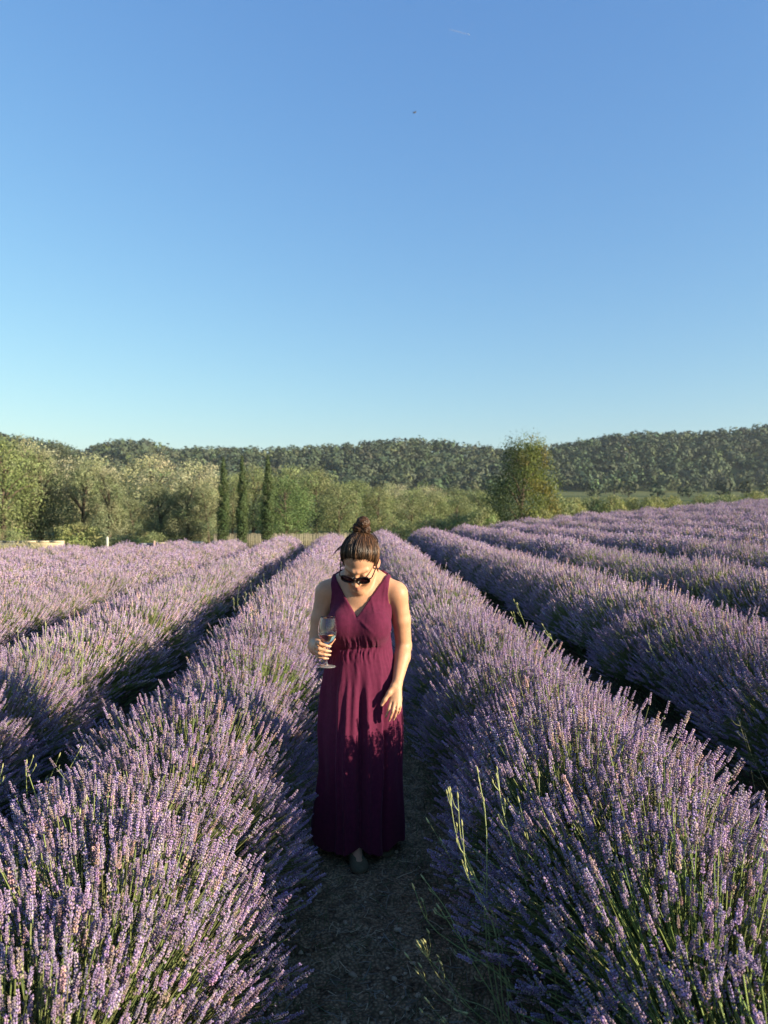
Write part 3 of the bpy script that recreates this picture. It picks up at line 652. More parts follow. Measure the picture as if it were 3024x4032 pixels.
# ------------------------------------------------------------------ the woman: implicit body, meshed by surface nets
class Field:
    def __init__(s, lo, hi, h):
        s.lo = np.asarray(lo, np.float32); s.h = h
        s.n = np.ceil((np.asarray(hi) - s.lo) / h).astype(int) + 1
        s.d = np.full(s.n, 0.06, np.float32)
        s.ax = [s.lo[i] + h * np.arange(s.n[i], dtype=np.float32) for i in range(3)]
    def sub(s, lo, hi):
        a = np.clip(np.floor((np.asarray(lo) - s.lo) / s.h).astype(int), 0, s.n - 1); b = np.clip(np.ceil((np.asarray(hi) - s.lo) / s.h).astype(int) + 1, 1, s.n)
        sl = tuple(slice(a[i], b[i]) for i in range(3))
        X, Y, Z = np.meshgrid(*[s.ax[i][sl[i]] for i in range(3)], indexing='ij', sparse=True)
        return sl, X, Y, Z
    def apply(s, fn, lo, hi, k, op='add'):
        m_ = 0.035 + k
        sl, X, Y, Z = s.sub(np.asarray(lo) - m_, np.asarray(hi) + m_)
        v = fn(X, Y, Z).astype(np.float32); d = s.d[sl]
        if op == 'add':
            hh = np.maximum(k - np.abs(d - v), 0) / k; s.d[sl] = np.minimum(d, v) - hh * hh * k * 0.25
        else:
            hh = np.maximum(k - np.abs(d + v), 0) / k; s.d[sl] = np.maximum(d, -v) + hh * hh * k * 0.25
    def cone(s, a, b, r1, r2, k=0.02, op='add', grow=0.0):
        a = np.asarray(a, float); b = np.asarray(b, float); ab = b - a; L2 = float(ab @ ab) + 1e-9; r1 += grow; r2 += grow
        def fn(X, Y, Z):
            t = np.clip(((X - a[0]) * ab[0] + (Y - a[1]) * ab[1] + (Z - a[2]) * ab[2]) / L2, 0, 1)
            return np.sqrt((X - a[0] - t * ab[0]) ** 2 + (Y - a[1] - t * ab[1]) ** 2 + (Z - a[2] - t * ab[2]) ** 2) - (r1 + t * (r2 - r1))
        rm = max(r1, r2); s.apply(fn, np.minimum(a, b) - rm, np.maximum(a, b) + rm, k, op)
    def ell(s, c, rad, k=0.02, R=None, op='add', grow=0.0):
        c = np.asarray(c, float); rad = np.asarray(rad, float) + grow; R = np.eye(3) if R is None else np.asarray(R)   # columns of R are the local axes
        def fn(X, Y, Z):
            x, y, z = X - c[0], Y - c[1], Z - c[2]
            q = [(x * R[0, i] + y * R[1, i] + z * R[2, i]) / rad[i] for i in range(3)]
            k0 = np.sqrt(q[0] ** 2 + q[1] ** 2 + q[2] ** 2) + 1e-6
            k1 = np.sqrt((q[0] / rad[0]) ** 2 + (q[1] / rad[1]) ** 2 + (q[2] / rad[2]) ** 2) + 1e-6
            return k0 * (k0 - 1) / k1
        rm = np.abs(R) @ rad; s.apply(fn, c - rm, c + rm, k, op)
    def mesh(s, smooth=2):
        d = s.d; sg = d < 0
        c8 = np.zeros(np.array(d.shape) - 1, np.int8)
        for i in (0, 1):
            for j in (0, 1):
                for k in (0, 1): c8 += sg[i:d.shape[0] - 1 + i, j:d.shape[1] - 1 + j, k:d.shape[2] - 1 + k]
        act = (c8 > 0) & (c8 < 8); I = np.argwhere(act); n_ = len(I)
        idx = np.full(c8.shape, -1, np.int32); idx[act] = np.arange(n_)
        acc = np.zeros((n_, 3)); cnt = np.zeros(n_)
        cor = [(i, j, k) for i in (0, 1) for j in (0, 1) for k in (0, 1)]
        val = {c: d[I[:, 0] + c[0], I[:, 1] + c[1], I[:, 2] + c[2]] for c in cor}
        for a in cor:
            for ax in range(3):
                if a[ax]: continue
                b = list(a); b[ax] = 1; b = tuple(b); va, vb = val[a], val[b]; m_ = (va < 0) != (vb < 0)
                t = va[m_] / (va[m_] - vb[m_]); p = np.tile(np.array(a, float), (m_.sum(), 1)); p[:, ax] = t
                acc[m_] += p; cnt[m_] += 1
        V = (I + acc / cnt[:, None]) * s.h + s.lo
        Fq = []
        for ax in range(3):
            u, v = (ax + 1) % 3, (ax + 2) % 3
            s0 = [slice(None)] * 3; s1 = [slice(None)] * 3; s0[ax] = slice(0, -1); s1[ax] = slice(1, None)
            ch = sg[tuple(s0)] != sg[tuple(s1)]; E = np.argwhere(ch); flip = sg[tuple(s0)][ch]
            ok = (E[:, u] > 0) & (E[:, v] > 0) & (E[:, u] < d.shape[u] - 1) & (E[:, v] < d.shape[v] - 1); E = E[ok]; flip = flip[ok]
            q = []
            for du, dv in ((-1, -1), (0, -1), (0, 0), (-1, 0)):
                e = E.copy(); e[:, u] += du; e[:, v] += dv; q.append(idx[e[:, 0], e[:, 1], e[:, 2]])
            q = np.stack(q, 1); q[~flip] = q[~flip][:, ::-1]; Fq.append(q)
        F = np.concatenate(Fq)
        e = np.concatenate([F[:, [0, 1]], F[:, [1, 2]], F[:, [2, 3]], F[:, [3, 0]]])
        for _ in range(smooth):
            S = np.zeros_like(V); Cn = np.zeros(len(V))
            for q in range(3): S[:, q] = np.bincount(e[:, 0], V[e[:, 1], q], len(V)) + np.bincount(e[:, 1], V[e[:, 0], q], len(V))
            Cn = np.bincount(e[:, 0], minlength=len(V)) + np.bincount(e[:, 1], minlength=len(V))
            V = V * 0.45 + 0.55 * S / Cn[:, None]
        return V, F

def rot_z(a): c, s_ = math.cos(a), math.sin(a); return np.array([[c, -s_, 0], [s_, c, 0], [0, 0, 1]])
PERSON = np.array([0.03, 3.50, 0.0]); PERSON[2] = float(path_z(np.array(0.03), np.array(3.5)))
# chest frame, turned a little to the picture's left; local x = picture right, y = away from the camera
TY = rot_z(-math.radians(10))
def tc_(p): return TY @ np.asarray(p, float)
# head frame: columns = right, forward (face), up
hp, hy, hr = math.radians(39), math.radians(15), math.radians(-5)
HR = rot_z(-hy) @ np.array([[1, 0, 0], [0, -math.cos(hp), -math.sin(hp)], [0, -math.sin(hp), math.cos(hp)]]).T
cr, sr_ = math.cos(hr), math.sin(hr)
HR = HR @ np.array([[cr, 0, -sr_], [0, 1, 0], [sr_, 0, cr]])
HC = np.array([-0.006, -0.104, 1.404]); HS = 1.045
def hd(p): return HC + HS * (HR @ np.asarray(p, float))

def torso(f, g=0.0, chest_only=False):
    f.ell(tc_((0, 0.012, 1.185)), (0.142, 0.102, 0.185), 0.03, TY, grow=g)
    for s_ in (-1, 1):
        f.cone(tc_((s_ * 0.035, 0.025, 1.325)), tc_((s_ * 0.154, 0.012, 1.262)), 0.050, 0.044, 0.04, grow=g)
        f.ell(tc_((s_ * 0.070, -0.070, 1.105)), (0.076, 0.072, 0.078), 0.035, TY, grow=g)
        f.ell(tc_((s_ * 0.085, 0.060, 1.22)), (0.06, 0.05, 0.10), 0.04, TY, grow=g)
    f.ell(tc_((0, 0.012, 1.0)), (0.134, 0.108, 0.14), 0.05, TY, grow=g)
    f.ell((0, 0.022, 0.84), (0.168, 0.128, 0.15), 0.05, grow=g)

# --- joints of the arms and hands
SHL, ELL, WRL = tc_((0.170, 0.012, 1.246)), np.array([0.206, 0.035, 0.990]), np.array([0.168, -0.100, 0.846])
SHR, ELR, WRR = tc_((-0.170, 0.012, 1.246)), np.array([-0.212, 0.010, 1.000]), np.array([-0.196, -0.232, 1.030])
L_FINGERS = [  # hand resting on the thigh: knuckle, middle joint, end joint, tip
    [(0.137, -0.140, 0.770), (0.126, -0.154, 0.738), (0.117, -0.152, 0.713), (0.111, -0.146, 0.697)],
    [(0.152, -0.146, 0.765), (0.143, -0.163, 0.728), (0.134, -0.161, 0.702), (0.127, -0.154, 0.683)],
    [(0.168, -0.144, 0.766), (0.163, -0.159, 0.732), (0.155, -0.158, 0.706), (0.147, -0.152, 0.686)],
    [(0.181, -0.134, 0.774), (0.180, -0.146, 0.747), (0.175, -0.146, 0.726), (0.169, -0.141, 0.710)]]
L_THUMB = [(0.150, -0.118, 0.832), (0.128, -0.134, 0.806), (0.108, -0.142, 0.776), (0.094, -0.142, 0.753)]
GX_, GY_ = -0.152, -0.325            # wine glass stem
R_FINGERS = [
    [(-0.190, -0.318, 1.072), (-0.178, -0.352, 1.074), (-0.152, -0.351, 1.064), (-0.134, -0.338, 1.058)],
    [(-0.194, -0.316, 1.053), (-0.182, -0.354, 1.053), (-0.154, -0.352, 1.043), (-0.133, -0.340, 1.038)],
    [(-0.195, -0.310, 1.034), (-0.183, -0.346, 1.032), (-0.156, -0.346, 1.024), (-0.134, -0.336, 1.021)],
    [(-0.193, -0.302, 1.017), (-0.183, -0.332, 1.013), (-0.160, -0.337, 1.007), (-0.144, -0.330, 1.005)]]
R_THUMB = [(-0.184, -0.262, 1.050), (-0.160, -0.286, 1.058), (-0.138, -0.302, 1.064), (-0.119, -0.304, 1.084)]

body = Field((-0.30, -0.40, -0.01), (0.29, 0.20, 1.59), 0.0039)
torso(body)
for (sh, el, wr) in ((SHL, ELL, WRL), (SHR, ELR, WRR)):
    body.ell(sh + [0.004 * np.sign(sh[0]), 0, -0.006], (0.043, 0.047, 0.054), 0.035)
    up = 0.5 * (sh + el)
    so = np.array([0.006 * np.sign(sh[0]), 0, 0.0])
    body.cone(sh + so, up + so, 0.0440, 0.0430, 0.02); body.cone(up + so, el, 0.0430, 0.0385, 0.012)
    fm = el + 0.30 * (wr - el) + np.array([0.002, 0, -0.002])
    body.cone(el, fm, 0.0385, 0.0385, 0.010); body.cone(fm, wr, 0.0385, 0.0240, 0.010)
def hand(palm, fingers, thumb, wr, frad):
    for f_, rad in zip(fingers, frad):
        body.cone(wr + (np.array(f_[0]) - wr) * 0.10, f_[0], 0.0175, rad * 1.28, 0.010)
    for f_, rad in zip(fingers, frad):
        for i in range(3): body.cone(f_[i], f_[i + 1], rad * (1.14 - 0.13 * i), rad * (1.06 - 0.16 * i), 0.0035)
    body.cone(wr, thumb[0], 0.020, 0.0165, 0.012)
    for i in range(3): body.cone(thumb[i], thumb[i + 1], [0.0155, 0.0115, 0.0100][i], [0.0118, 0.0102, 0.0078][i], 0.006)
hand(None, L_FINGERS, L_THUMB, WRL, (0.0070, 0.0074, 0.0071, 0.0062))
hand(None, R_FINGERS, R_THUMB, WRR, (0.0078, 0.0082, 0.0078, 0.0068))
# neck and head
for s_ in (-1, 1): body.cone(tc_((s_ * 0.018, -0.044, 1.288)), tc_((s_ * 0.120, -0.022, 1.300)), 0.0085, 0.0070, 0.016)
body.cone(tc_((0, 0.030, 1.335)), hd((0, -0.035, -0.050)), 0.058, 0.053, 0.03)
body.cone(tc_((0, 0.005, 1.315)), hd((0, 0.010, -0.075)), 0.045, 0.043, 0.03)
body.ell(hd((0, -0.014, 0.030)), np.array([0.073, 0.092, 0.080]) * HS, 0.02, HR)
body.ell(hd((0, 0.034, -0.045)), np.array([0.057, 0.054, 0.074]) * HS, 0.03, HR)
for s_ in (-1, 1):
    body.cone(hd((s_ * 0.050, 0.002, -0.058)), hd((s_ * 0.014, 0.062, -0.108)), 0.024, 0.018, 0.02)
    body.ell(hd((s_ * 0.036, 0.056, -0.040)), np.array([0.026, 0.026, 0.028]) * HS, 0.02, HR)
    body.cone(hd((s_ * 0.010, 0.082, 0.016)), hd((s_ * 0.048, 0.062, 0.016)), 0.010, 0.008, 0.012)
    body.ell(hd((s_ * 0.031, 0.094, -0.008)), np.array([0.017, 0.014, 0.011]) * HS, 0.014, HR, op='cut')
    body.ell(hd((s_ * 0.031, 0.070, -0.008)), np.array([0.0125, 0.0125, 0.0115]) * HS, 0.003, HR)
    body.ell(hd((s_ * 0.077, -0.014, -0.012)), np.array([0.009, 0.018, 0.031]) * HS, 0.006, HR @ rot_z(s_ * 0.45))
    body.ell(hd((s_ * 0.086, -0.010, -0.010)), np.array([0.005, 0.010, 0.019]) * HS, 0.005, HR @ rot_z(s_ * 0.45), op='cut')
    body.ell(hd((s_ * 0.013, 0.094, -0.047)), np.array([0.009, 0.011, 0.008]) * HS, 0.008, HR)
body.ell(hd((0, 0.068, -0.110)), np.array([0.022, 0.018, 0.017]) * HS, 0.02, HR)
body.cone(hd((0, 0.082, 0.006)), hd((0, 0.106, -0.042)), 0.0080, 0.0115, 0.010)
body.cone(hd((-0.019, 0.076, -0.074)), hd((0, 0.085, -0.073)), 0.004, 0.0068, 0.006); body.cone(hd((0.019, 0.076, -0.074)), hd((0, 0.085, -0.073)), 0.004, 0.0068, 0.006)
body.cone(hd((-0.017, 0.076, -0.080)), hd((0, 0.084, -0.085)), 0.004, 0.0075, 0.006); body.cone(hd((0.017, 0.076, -0.080)), hd((0, 0.084, -0.085)), 0.004, 0.0075, 0.006)
# legs and feet (mostly under the dress)
FEET = [(-0.030, -0.060), (0.095, 0.095)]
for s_, (fx, fy) in zip((-1, 1), FEET):
    hip = np.array([s_ * 0.085, 0.02, 0.80]); an = np.array([fx, fy, 0.085]); kn = 0.5 * (hip + an) + [0, -0.03, 0.02]
    body.cone(hip, kn, 0.085, 0.055, 0.03); body.cone(kn, kn + 0.3 * (an - kn) + [0, 0.01, 0], 0.054, 0.054, 0.02); body.cone(kn + 0.3 * (an - kn) + [0, 0.01, 0], an, 0.052, 0.033, 0.02)
    tx = 0.02
    body.cone(an + [0, 0.035, -0.045], an + [0, 0.0, -0.03], 0.028, 0.033, 0.02); body.cone(an + [0, 0.0, -0.03], an + [tx, -0.12, -0.055], 0.032, 0.022, 0.02)
BV, BF = body.mesh(2); del body
def squash(V): V = V.copy(); V[:, 2] -= 0.02 * sstep(V[:, 2], 0.12, 0.62); return V   # whole figure 2 cm shorter above the hem
# colour: lips, ears and cheeks a little redder, nails paler
hl_ = (BV - HC) @ HR / HS
lip = np.exp(-((hl_[:, 0] / 0.017) ** 2 + ((hl_[:, 1] - 0.088) / 0.012) ** 2 + ((hl_[:, 2] + 0.079) / 0.009) ** 2))
chk = np.exp(-(((np.abs(hl_[:, 0]) - 0.042) / 0.02) ** 2 + ((hl_[:, 1] - 0.07) / 0.03) ** 2 + ((hl_[:, 2] + 0.035) / 0.02) ** 2)) + np.exp(-(((np.abs(hl_[:, 0]) - 0.08) / 0.012) ** 2 + ((hl_[:, 2] + 0.012) / 0.03) ** 2 + ((hl_[:, 1] + 0.014) / 0.03) ** 2)) \
    + np.exp(-((hl_[:, 0] / 0.014) ** 2 + ((hl_[:, 1] - 0.115) / 0.015) ** 2 + ((hl_[:, 2] + 0.045) / 0.014) ** 2))
BC = np.tile(np.array([[0.52, 0.278, 0.158]]), (len(BV), 1))
BC = BC * (1 - lip[:, None]) + lip[:, None] * np.array([0.42, 0.16, 0.14]); BC = BC * (1 - 0.35 * np.clip(chk, 0, 1)[:, None]) + 0.35 * np.clip(chk, 0, 1)[:, None] * np.array([0.62, 0.26, 0.19])
tipd = np.min([np.linalg.norm(BV - np.array(f_[3]), axis=1) for f_ in L_FINGERS + R_FINGERS + [L_THUMB, R_THUMB]], axis=0)
w_ = (0.5 * np.exp(-(tipd / 0.012) ** 2))[:, None]; BC = BC * (1 - w_) + w_ * np.array([0.66, 0.36, 0.29])

m, n, l, p = new_mat('skin')
a = n.new('ShaderNodeAttribute'); a.attribute_name = 'tone'; tcn = n.new('ShaderNodeTexCoord')
nz = n.new('ShaderNodeTexNoise'); nz.inputs['Scale'].default_value = 14; nz.inputs['Detail'].default_value = 9; nz.inputs['Roughness'].default_value = 0.7; l.new(tcn.outputs['Object'], nz.inputs[0])
mr = n.new('ShaderNodeMapRange'); mr.inputs[1].default_value = 0.3; mr.inputs[2].default_value = 0.7; mr.inputs[3].default_value = 0.80; mr.inputs[4].default_value = 1.10; l.new(nz.outputs[0], mr.inputs[0])
mu = n.new('ShaderNodeMix'); mu.data_type = 'RGBA'; mu.blend_type = 'MULTIPLY'; mu.inputs[0].default_value = 1; l.new(a.outputs['Color'], mu.inputs[6]); l.new(mr.outputs[0], mu.inputs[7])
l.new(mu.outputs[2], p.inputs['Base Color']); p.inputs['Roughness'].default_value = 0.52; p.inputs['Specular IOR Level'].default_value = 0.35
p.inputs['Subsurface Weight'].default_value = 0.18; p.inputs['Subsurface Radius'].default_value = (0.012, 0.005, 0.003); p.inputs['Subsurface Scale'].default_value = 0.6
bp = n.new('ShaderNodeBump'); bp.inputs['Strength'].default_value = 0.25; bp.inputs['Distance'].default_value = 0.001
nz3 = n.new('ShaderNodeTexNoise'); nz3.inputs['Scale'].default_value = 420; l.new(tcn.outputs['Object'], nz3.inputs[0]); l.new(nz3.outputs[0], bp.inputs['Height']); l.new(bp.outputs[0], p.inputs['Normal'])
M['skin'] = m
person = tag(empty('person', PERSON), 'woman in a long burgundy dress looking down, holding a wine glass on the path', 'person')
link('body', mesh_np('body', squash(BV), BF, M['skin'], BC * 0.90, smooth=True), person)
print('body', len(BV), time.time() - T0)

# --- dress
dress = Field((-0.33, -0.23, 0.0), (0.29, 0.30, 1.42), 0.0041)
torso(dress, 0.0095)
dress.ell(tc_((0, -0.072, 1.100)), (0.105, 0.066, 0.062), 0.04, TY)
# neckline and armholes are cut out of the grown torso
sl, X, Y, Z = dress.sub((-0.33, -0.23, 1.05), (0.29, 0.30, 1.42))
cx = X * TY[0, 0] + Y * TY[1, 0]; cy = X * TY[0, 1] + Y * TY[1, 1]; az_ = np.abs(cx)
zv = np.where(cy < 0.03, 1.148 + 1.50 * az_, 1.285 + 0.75 * az_)
neck = (Z - zv) * 0.52
side = 0.139 + np.maximum(0, 1.205 - Z) * 1.0 - 0.006 * np.exp(-((Z - 1.25) / 0.03) ** 2)
arm = np.minimum(az_ - side, Z - 1.150)
dress.d[sl] = np.maximum(dress.d[sl], np.maximum(neck, arm * 0.8))
# skirt: an ellipse that opens below the waist, with hanging folds
rs = np.random.default_rng(21)
sl, X, Y, Z = dress.sub((-0.33, -0.23, 0.0), (0.29, 0.30, 1.06))
zt = np.array([0.0, 0.12, 0.35, 0.60, 0.80, 0.90, 0.965, 1.00, 1.06])
ax_ = np.interp(Z, zt, [0.196, 0.196, 0.197, 0.199, 0.190, 0.172, 0.151, 0.138, 0.128]); ay_ = np.interp(Z, zt, [0.168, 0.168, 0.166, 0.163, 0.155, 0.142, 0.128, 0.114, 0.10])
y0 = 0.018
u_, v_ = X / ax_, (Y - y0) / ay_
phi = np.arctan2(u_, -v_)             # 0 = front, + = picture right
amp = np.interp(Z, [0.0, 0.3, 0.6, 0.85, 0.97, 1.01, 1.06], [0.024, 0.022, 0.019, 0.014, 0.008, 0.003, 0.0])
fold = np.zeros(np.broadcast(phi, Z).shape, np.float32)
cs = np.linspace(-math.pi, math.pi, 15)[:-1] + rs.uniform(-0.16, 0.16, 14)
for c in cs:
    A = rs.uniform(0.15, 1.1); w = rs.uniform(0.07, 0.22); dr = rs.uniform(-0.22, 0.22)
    cc = c + dr * (0.9 - Z) + 0.03 * np.sin(Z * 9 + c * 5)
    dd = np.mod(phi - cc + math.pi, 2 * math.pi) - math.pi
    fold += A * np.exp(-(dd / (w * (0.75 + 0.45 * (1 - Z)))) ** 2)
for c, A, w in ((-0.33, 0.85, 0.06), (-0.02, -1.25, 0.085), (0.16, 0.75, 0.07), (0.62, -0.9, 0.07), (-0.55, 0.5, 0.05)):   # the deep folds down the front
    dd = phi - (c + 0.10 * (0.8 - Z) * c); fold += A * np.exp(-(dd / w) ** 2) * sstep(0.98 - Z, 0.0, 0.25)
fold += 0.30 * np.sin(phi * 5 + Z * 7) * np.sin(Z * 6 + 1) + 0.5 * np.exp(-((phi + 0.35) / 0.3) ** 2 - ((Z - 0.52) / 0.12) ** 2)
flare = np.exp(-((np.mod(phi + 1.75 + math.pi, 2 * math.pi) - math.pi) / 0.42) ** 2) * np.interp(Z, [0.08, 0.16, 0.42], [0.062, 0.050, 0.0])
fine = 0.0022 * np.sin(phi * 46 + 3 * np.sin(Z * 14)) * np.interp(Z, [0.75, 0.9, 0.985, 1.0], [0, 0.5, 1.0, 0])
rr = np.sqrt(u_ ** 2 + v_ ** 2)
sk = (rr - 1) * np.minimum(ax_, ay_) - amp * (fold - 0.45) - flare - fine
sk = sk * 0.8
hem = 0.036 + 0.034 * np.exp(-((phi + 0.12) / 0.28) ** 2) + 0.055 * np.exp(-((np.mod(phi + 1.75 + math.pi, 2 * math.pi) - math.pi) / 0.5) ** 2) + 0.018 * np.exp(-((phi - 1.3) / 0.5) ** 2) + 0.008 * np.sin(phi * 7)
sk = np.maximum(sk, (hem - Z) * 0.9); sk = np.maximum(sk, Z - 1.02)
sk = np.where(Z < 0.45, np.maximum(sk, -(sk + 0.012)) if False else np.maximum(sk, -(((rr - 1) * np.minimum(ax_, ay_) - amp * (fold - 0.45) - flare) * 0.8 + 0.010 + 0.0 * Z)), sk)
dd_ = dress.d[sl]; k = 0.018; hh = np.maximum(k - np.abs(dd_ - sk), 0) / k
dress.d[sl] = np.minimum(dd_, sk) - hh * hh * k * 0.25
# under-bust seam with gathers, and soft creases over the chest
sl, X, Y, Z = dress.sub((-0.33, -0.23, 0.93), (0.29, 0.30, 1.36))
fr = sstep(-(Y + 0.0 * X), 0.0, 0.08) * sstep(0.105 - np.abs(X + 0.008), 0.0, 0.035)
gath = (np.sin((X + 0.006 * np.sin(Z * 60) + 0.006 * np.sin(X * 70)) * 2 * math.pi / 0.0205) + 0.6 * np.sin(X * 2 * math.pi / 0.0123 + 1.0)) * np.interp(Z, [0.94, 0.985, 1.0, 1.03, 1.075], [0.3, 1.0, 0.7, 1.0, 0.0]) * fr
seam = np.exp(-((Z - 1.003 - 0.10 * X) / 0.007) ** 2) * fr
cre = np.exp(-(((X - 0.02) * 0.75 + (Z - 1.115) * 0.75) / 0.006) ** 2) * np.exp(-(((X - 0.02) * 0.75 - (Z - 1.115) * 0.75) / 0.045) ** 2) + np.exp(-(((X - 0.055) * 0.95 + (Z - 1.20) * 0.2) / 0.005) ** 2) * np.exp(-((Z - 1.20) / 0.04) ** 2) \
    + np.exp(-((X - 0.108 - 0.10 * (Z - 1.25)) / 0.005) ** 2) * np.exp(-((Z - 1.26) / 0.07) ** 2) + np.exp(-((X - 0.122) / 0.004) ** 2) * np.exp(-((Z - 1.27) / 0.06) ** 2)
cre = cre * sstep(-Y, 0.0, 0.05)
dress.d[sl] += (-0.0024 * gath + 0.007 * seam - 0.0035 * cre).astype(np.float32)
DV, DF = dress.mesh(2); del dress
m, n, l, p = new_mat('dress_fabric')
tcn = n.new('ShaderNodeTexCoord'); nz = n.new('ShaderNodeTexNoise'); nz.inputs['Scale'].default_value = 55; nz.inputs['Detail'].default_value = 6; l.new(tcn.outputs['Object'], nz.inputs[0])
rp = n.new('ShaderNodeValToRGB'); rp.color_ramp.elements[0].position = 0.3; rp.color_ramp.elements[0].color = (0.070, 0.0082, 0.0275, 1); rp.color_ramp.elements[1].position = 0.7; rp.color_ramp.elements[1].color = (0.092, 0.0105, 0.036, 1)
l.new(nz.outputs[0], rp.inputs[0]); l.new(rp.outputs[0], p.inputs['Base Color'])
p.inputs['Roughness'].default_value = 0.85; p.inputs['Specular IOR Level'].default_value = 0.15; p.inputs['Sheen Weight'].default_value = 0.12; p.inputs['Sheen Roughness'].default_value = 0.5; p.inputs['Sheen Tint'].default_value = (0.9, 0.45, 0.6, 1)
bp = n.new('ShaderNodeBump'); bp.inputs['Strength'].default_value = 0.25; bp.inputs['Distance'].default_value = 0.002
wv = n.new('ShaderNodeTexNoise'); wv.inputs['Scale'].default_value = 700; l.new(tcn.outputs['Object'], wv.inputs[0]); l.new(wv.outputs[0], bp.inputs['Height'])
mp = n.new('ShaderNodeMapping'); mp.inputs['Scale'].default_value = (34, 34, 7); l.new(tcn.outputs['Object'], mp.inputs[0])
cr_ = n.new('ShaderNodeTexNoise'); cr_.inputs['Scale'].default_value = 1.0; cr_.inputs['Detail'].default_value = 3; cr_.inputs['Distortion'].default_value = 0.8; l.new(mp.outputs[0], cr_.inputs[0])
bp2 = n.new('ShaderNodeBump'); bp2.inputs['Strength'].default_value = 0.32; bp2.inputs['Distance'].default_value = 0.007; l.new(cr_.outputs[0], bp2.inputs['Height']); l.new(bp.outputs[0], bp2.inputs['Normal']); l.new(bp2.outputs[0], p.inputs['Normal'])
M['dress'] = m
tag(link('dress', mesh_np('dress', squash(DV), DF, M['dress'], smooth=True), person), 'sleeveless burgundy V neck maxi dress gathered under the bust')
print('dress', len(DV), time.time() - T0)

# --- shoes
def shoe(fx, fy, name='shoe'):
    f = Field((fx - 0.08, fy - 0.24, -0.01), (fx + 0.10, fy + 0.12, 0.12), 0.0032); an = np.array([fx, fy, 0.0])
    f.cone(an + [0.0, 0.035, 0.030], an + [0.0, -0.02, 0.034], 0.034, 0.038, 0.02); f.cone(an + [0, -0.02, 0.034], an + [0.016, -0.10, 0.020], 0.038, 0.034, 0.02)
    f.ell(an + [0.022, -0.125, 0.016], (0.043, 0.055, 0.026), 0.02)
    sl, X, Y, Z = f.sub((-9, -9, -9), (9, 9, 9)); f.d[sl] = np.maximum(f.d[sl], 0.004 - Z)
    f.ell(an + [0.006, -0.015, 0.085], (0.040, 0.085, 0.052), 0.005, op='cut')
    V, F = f.mesh(1)
    c = np.where(V[:, 2:3] < 0.016, np.array([[0.20, 0.155, 0.10]]), np.array([[0.125, 0.110, 0.066]]))
    return mesh_np(name, V, F, M['canvas'], c, smooth=True)
M['canvas'] = mat_tone('canvas_shoe', rough=0.9, spec=0.1, noise=0.2, nscale=120)
for (fx, fy) in FEET: link('shoe', shoe(fx, fy), person)

# --- hair: cap, strands drawn back from the hairline, bun, loose ends
M['hair'] = mat_tone('hair', base=(1.35, 1.18, 1.05), rough=0.36, spec=0.35)
hf = Field((-0.13, -0.27, 1.30), (0.13, 0.06, 1.58), 0.0034)
hf.ell(hd((0, -0.016, 0.032)), np.array([0.0785, 0.0965, 0.0850]) * HS, 0.01, HR)
sl, X, Y, Z = hf.sub((-9, -9, -9), (9, 9, 9))
lx = (X - HC[0]) * HR[0, 0] + (Y - HC[1]) * HR[1, 0] + (Z - HC[2]) * HR[2, 0]; ly = (X - HC[0]) * HR[0, 1] + (Y - HC[1]) * HR[1, 1] + (Z - HC[2]) * HR[2, 1]; lz = (X - HC[0]) * HR[0, 2] + (Y - HC[1]) * HR[1, 2] + (Z - HC[2]) * HR[2, 2]
def hairline(lx, ly): return 0.086 + 0.004 * np.sin(lx * 150 + 1.0) * np.sin(lx * 67) - 1.50 * (0.070 - ly) - 0.05 * np.abs(lx) - 0.006 * np.cos(lx * 60)
lx, ly, lz = lx / HS, ly / HS, lz / HS
hf.d[sl] = np.maximum(hf.d[sl], (hairline(lx, ly) + 0.006 - lz) * 0.55)
HV, HF = hf.mesh(2); del hf
hair = tag(link('hair', mesh_np('hair', squash(HV), HF, M['hair'], np.tile([[0.030, 0.018, 0.011]], (len(HV), 1)), smooth=True), person), 'dark brown hair drawn up into a bun')
BUN = np.array([0.004, -0.088, 0.108])
rh = np.random.default_rng(5); mb = MB()
E0 = np.array([0, -0.016, 0.032]); ER = np.array([0.0785, 0.0965, 0.0850])
def on_scalp(q, out=0.0): q = q / np.linalg.norm(q); return E0 + q / np.sqrt(np.sum((q / ER) ** 2)) * (1 + out / 0.085)
cnt = 0
while cnt < 1500:
    q = rh.normal(0, 1, 3); q /= np.linalg.norm(q); s0 = on_scalp(q)
    e = s0[2] - hairline(s0[0], s0[1])
    if e < -0.010 or (e < 0 and rh.random() < -e / 0.010) or (e > 0.012 and rh.random() < 0.86): continue
    qe = BUN + rh.normal(0, 0.008, 3) - E0; qe /= np.linalg.norm(qe)
    o0 = rh.uniform(0.0005, 0.003); bulge = rh.uniform(0.001, 0.010)
    ts = np.linspace(0, 1, 8); pts = []
    side_ = np.cross(q, qe); side_ /= np.linalg.norm(side_) + 1e-9; wob = rh.normal(0, 0.02)
    for t in ts:
        qq = q * (1 - t) + qe * t + side_ * wob * math.sin(t * math.pi)
        pts.append(hd(on_scalp(qq, o0 + bulge * math.sin(t * math.pi))))
    clump = 0.5 + 0.5 * math.sin(math.atan2(q[0], q[1] + 0.001) * 17 + 1.3); tone = np.array([0.052, 0.030, 0.016]) * (0.40 + 1.7 * clump ** 1.5 * rh.uniform(0.3, 1.5))  # lit streaks are painted into the strand tone, clump by clump
    mb.tube(np.array(pts), np.array([0.0006, 0.0013, 0.0015, 0.0015, 0.0015, 0.0015, 0.0014, 0.0012]), 3, C=tone, caps=False); cnt += 1
V_ = np.concatenate(mb.V); mb.V = [squash(v) for v in mb.V]
tag(link('hair_strands', mb.me('hair_strands', M['hair'], smooth=True), hair), kind='stuff')
mb = MB()
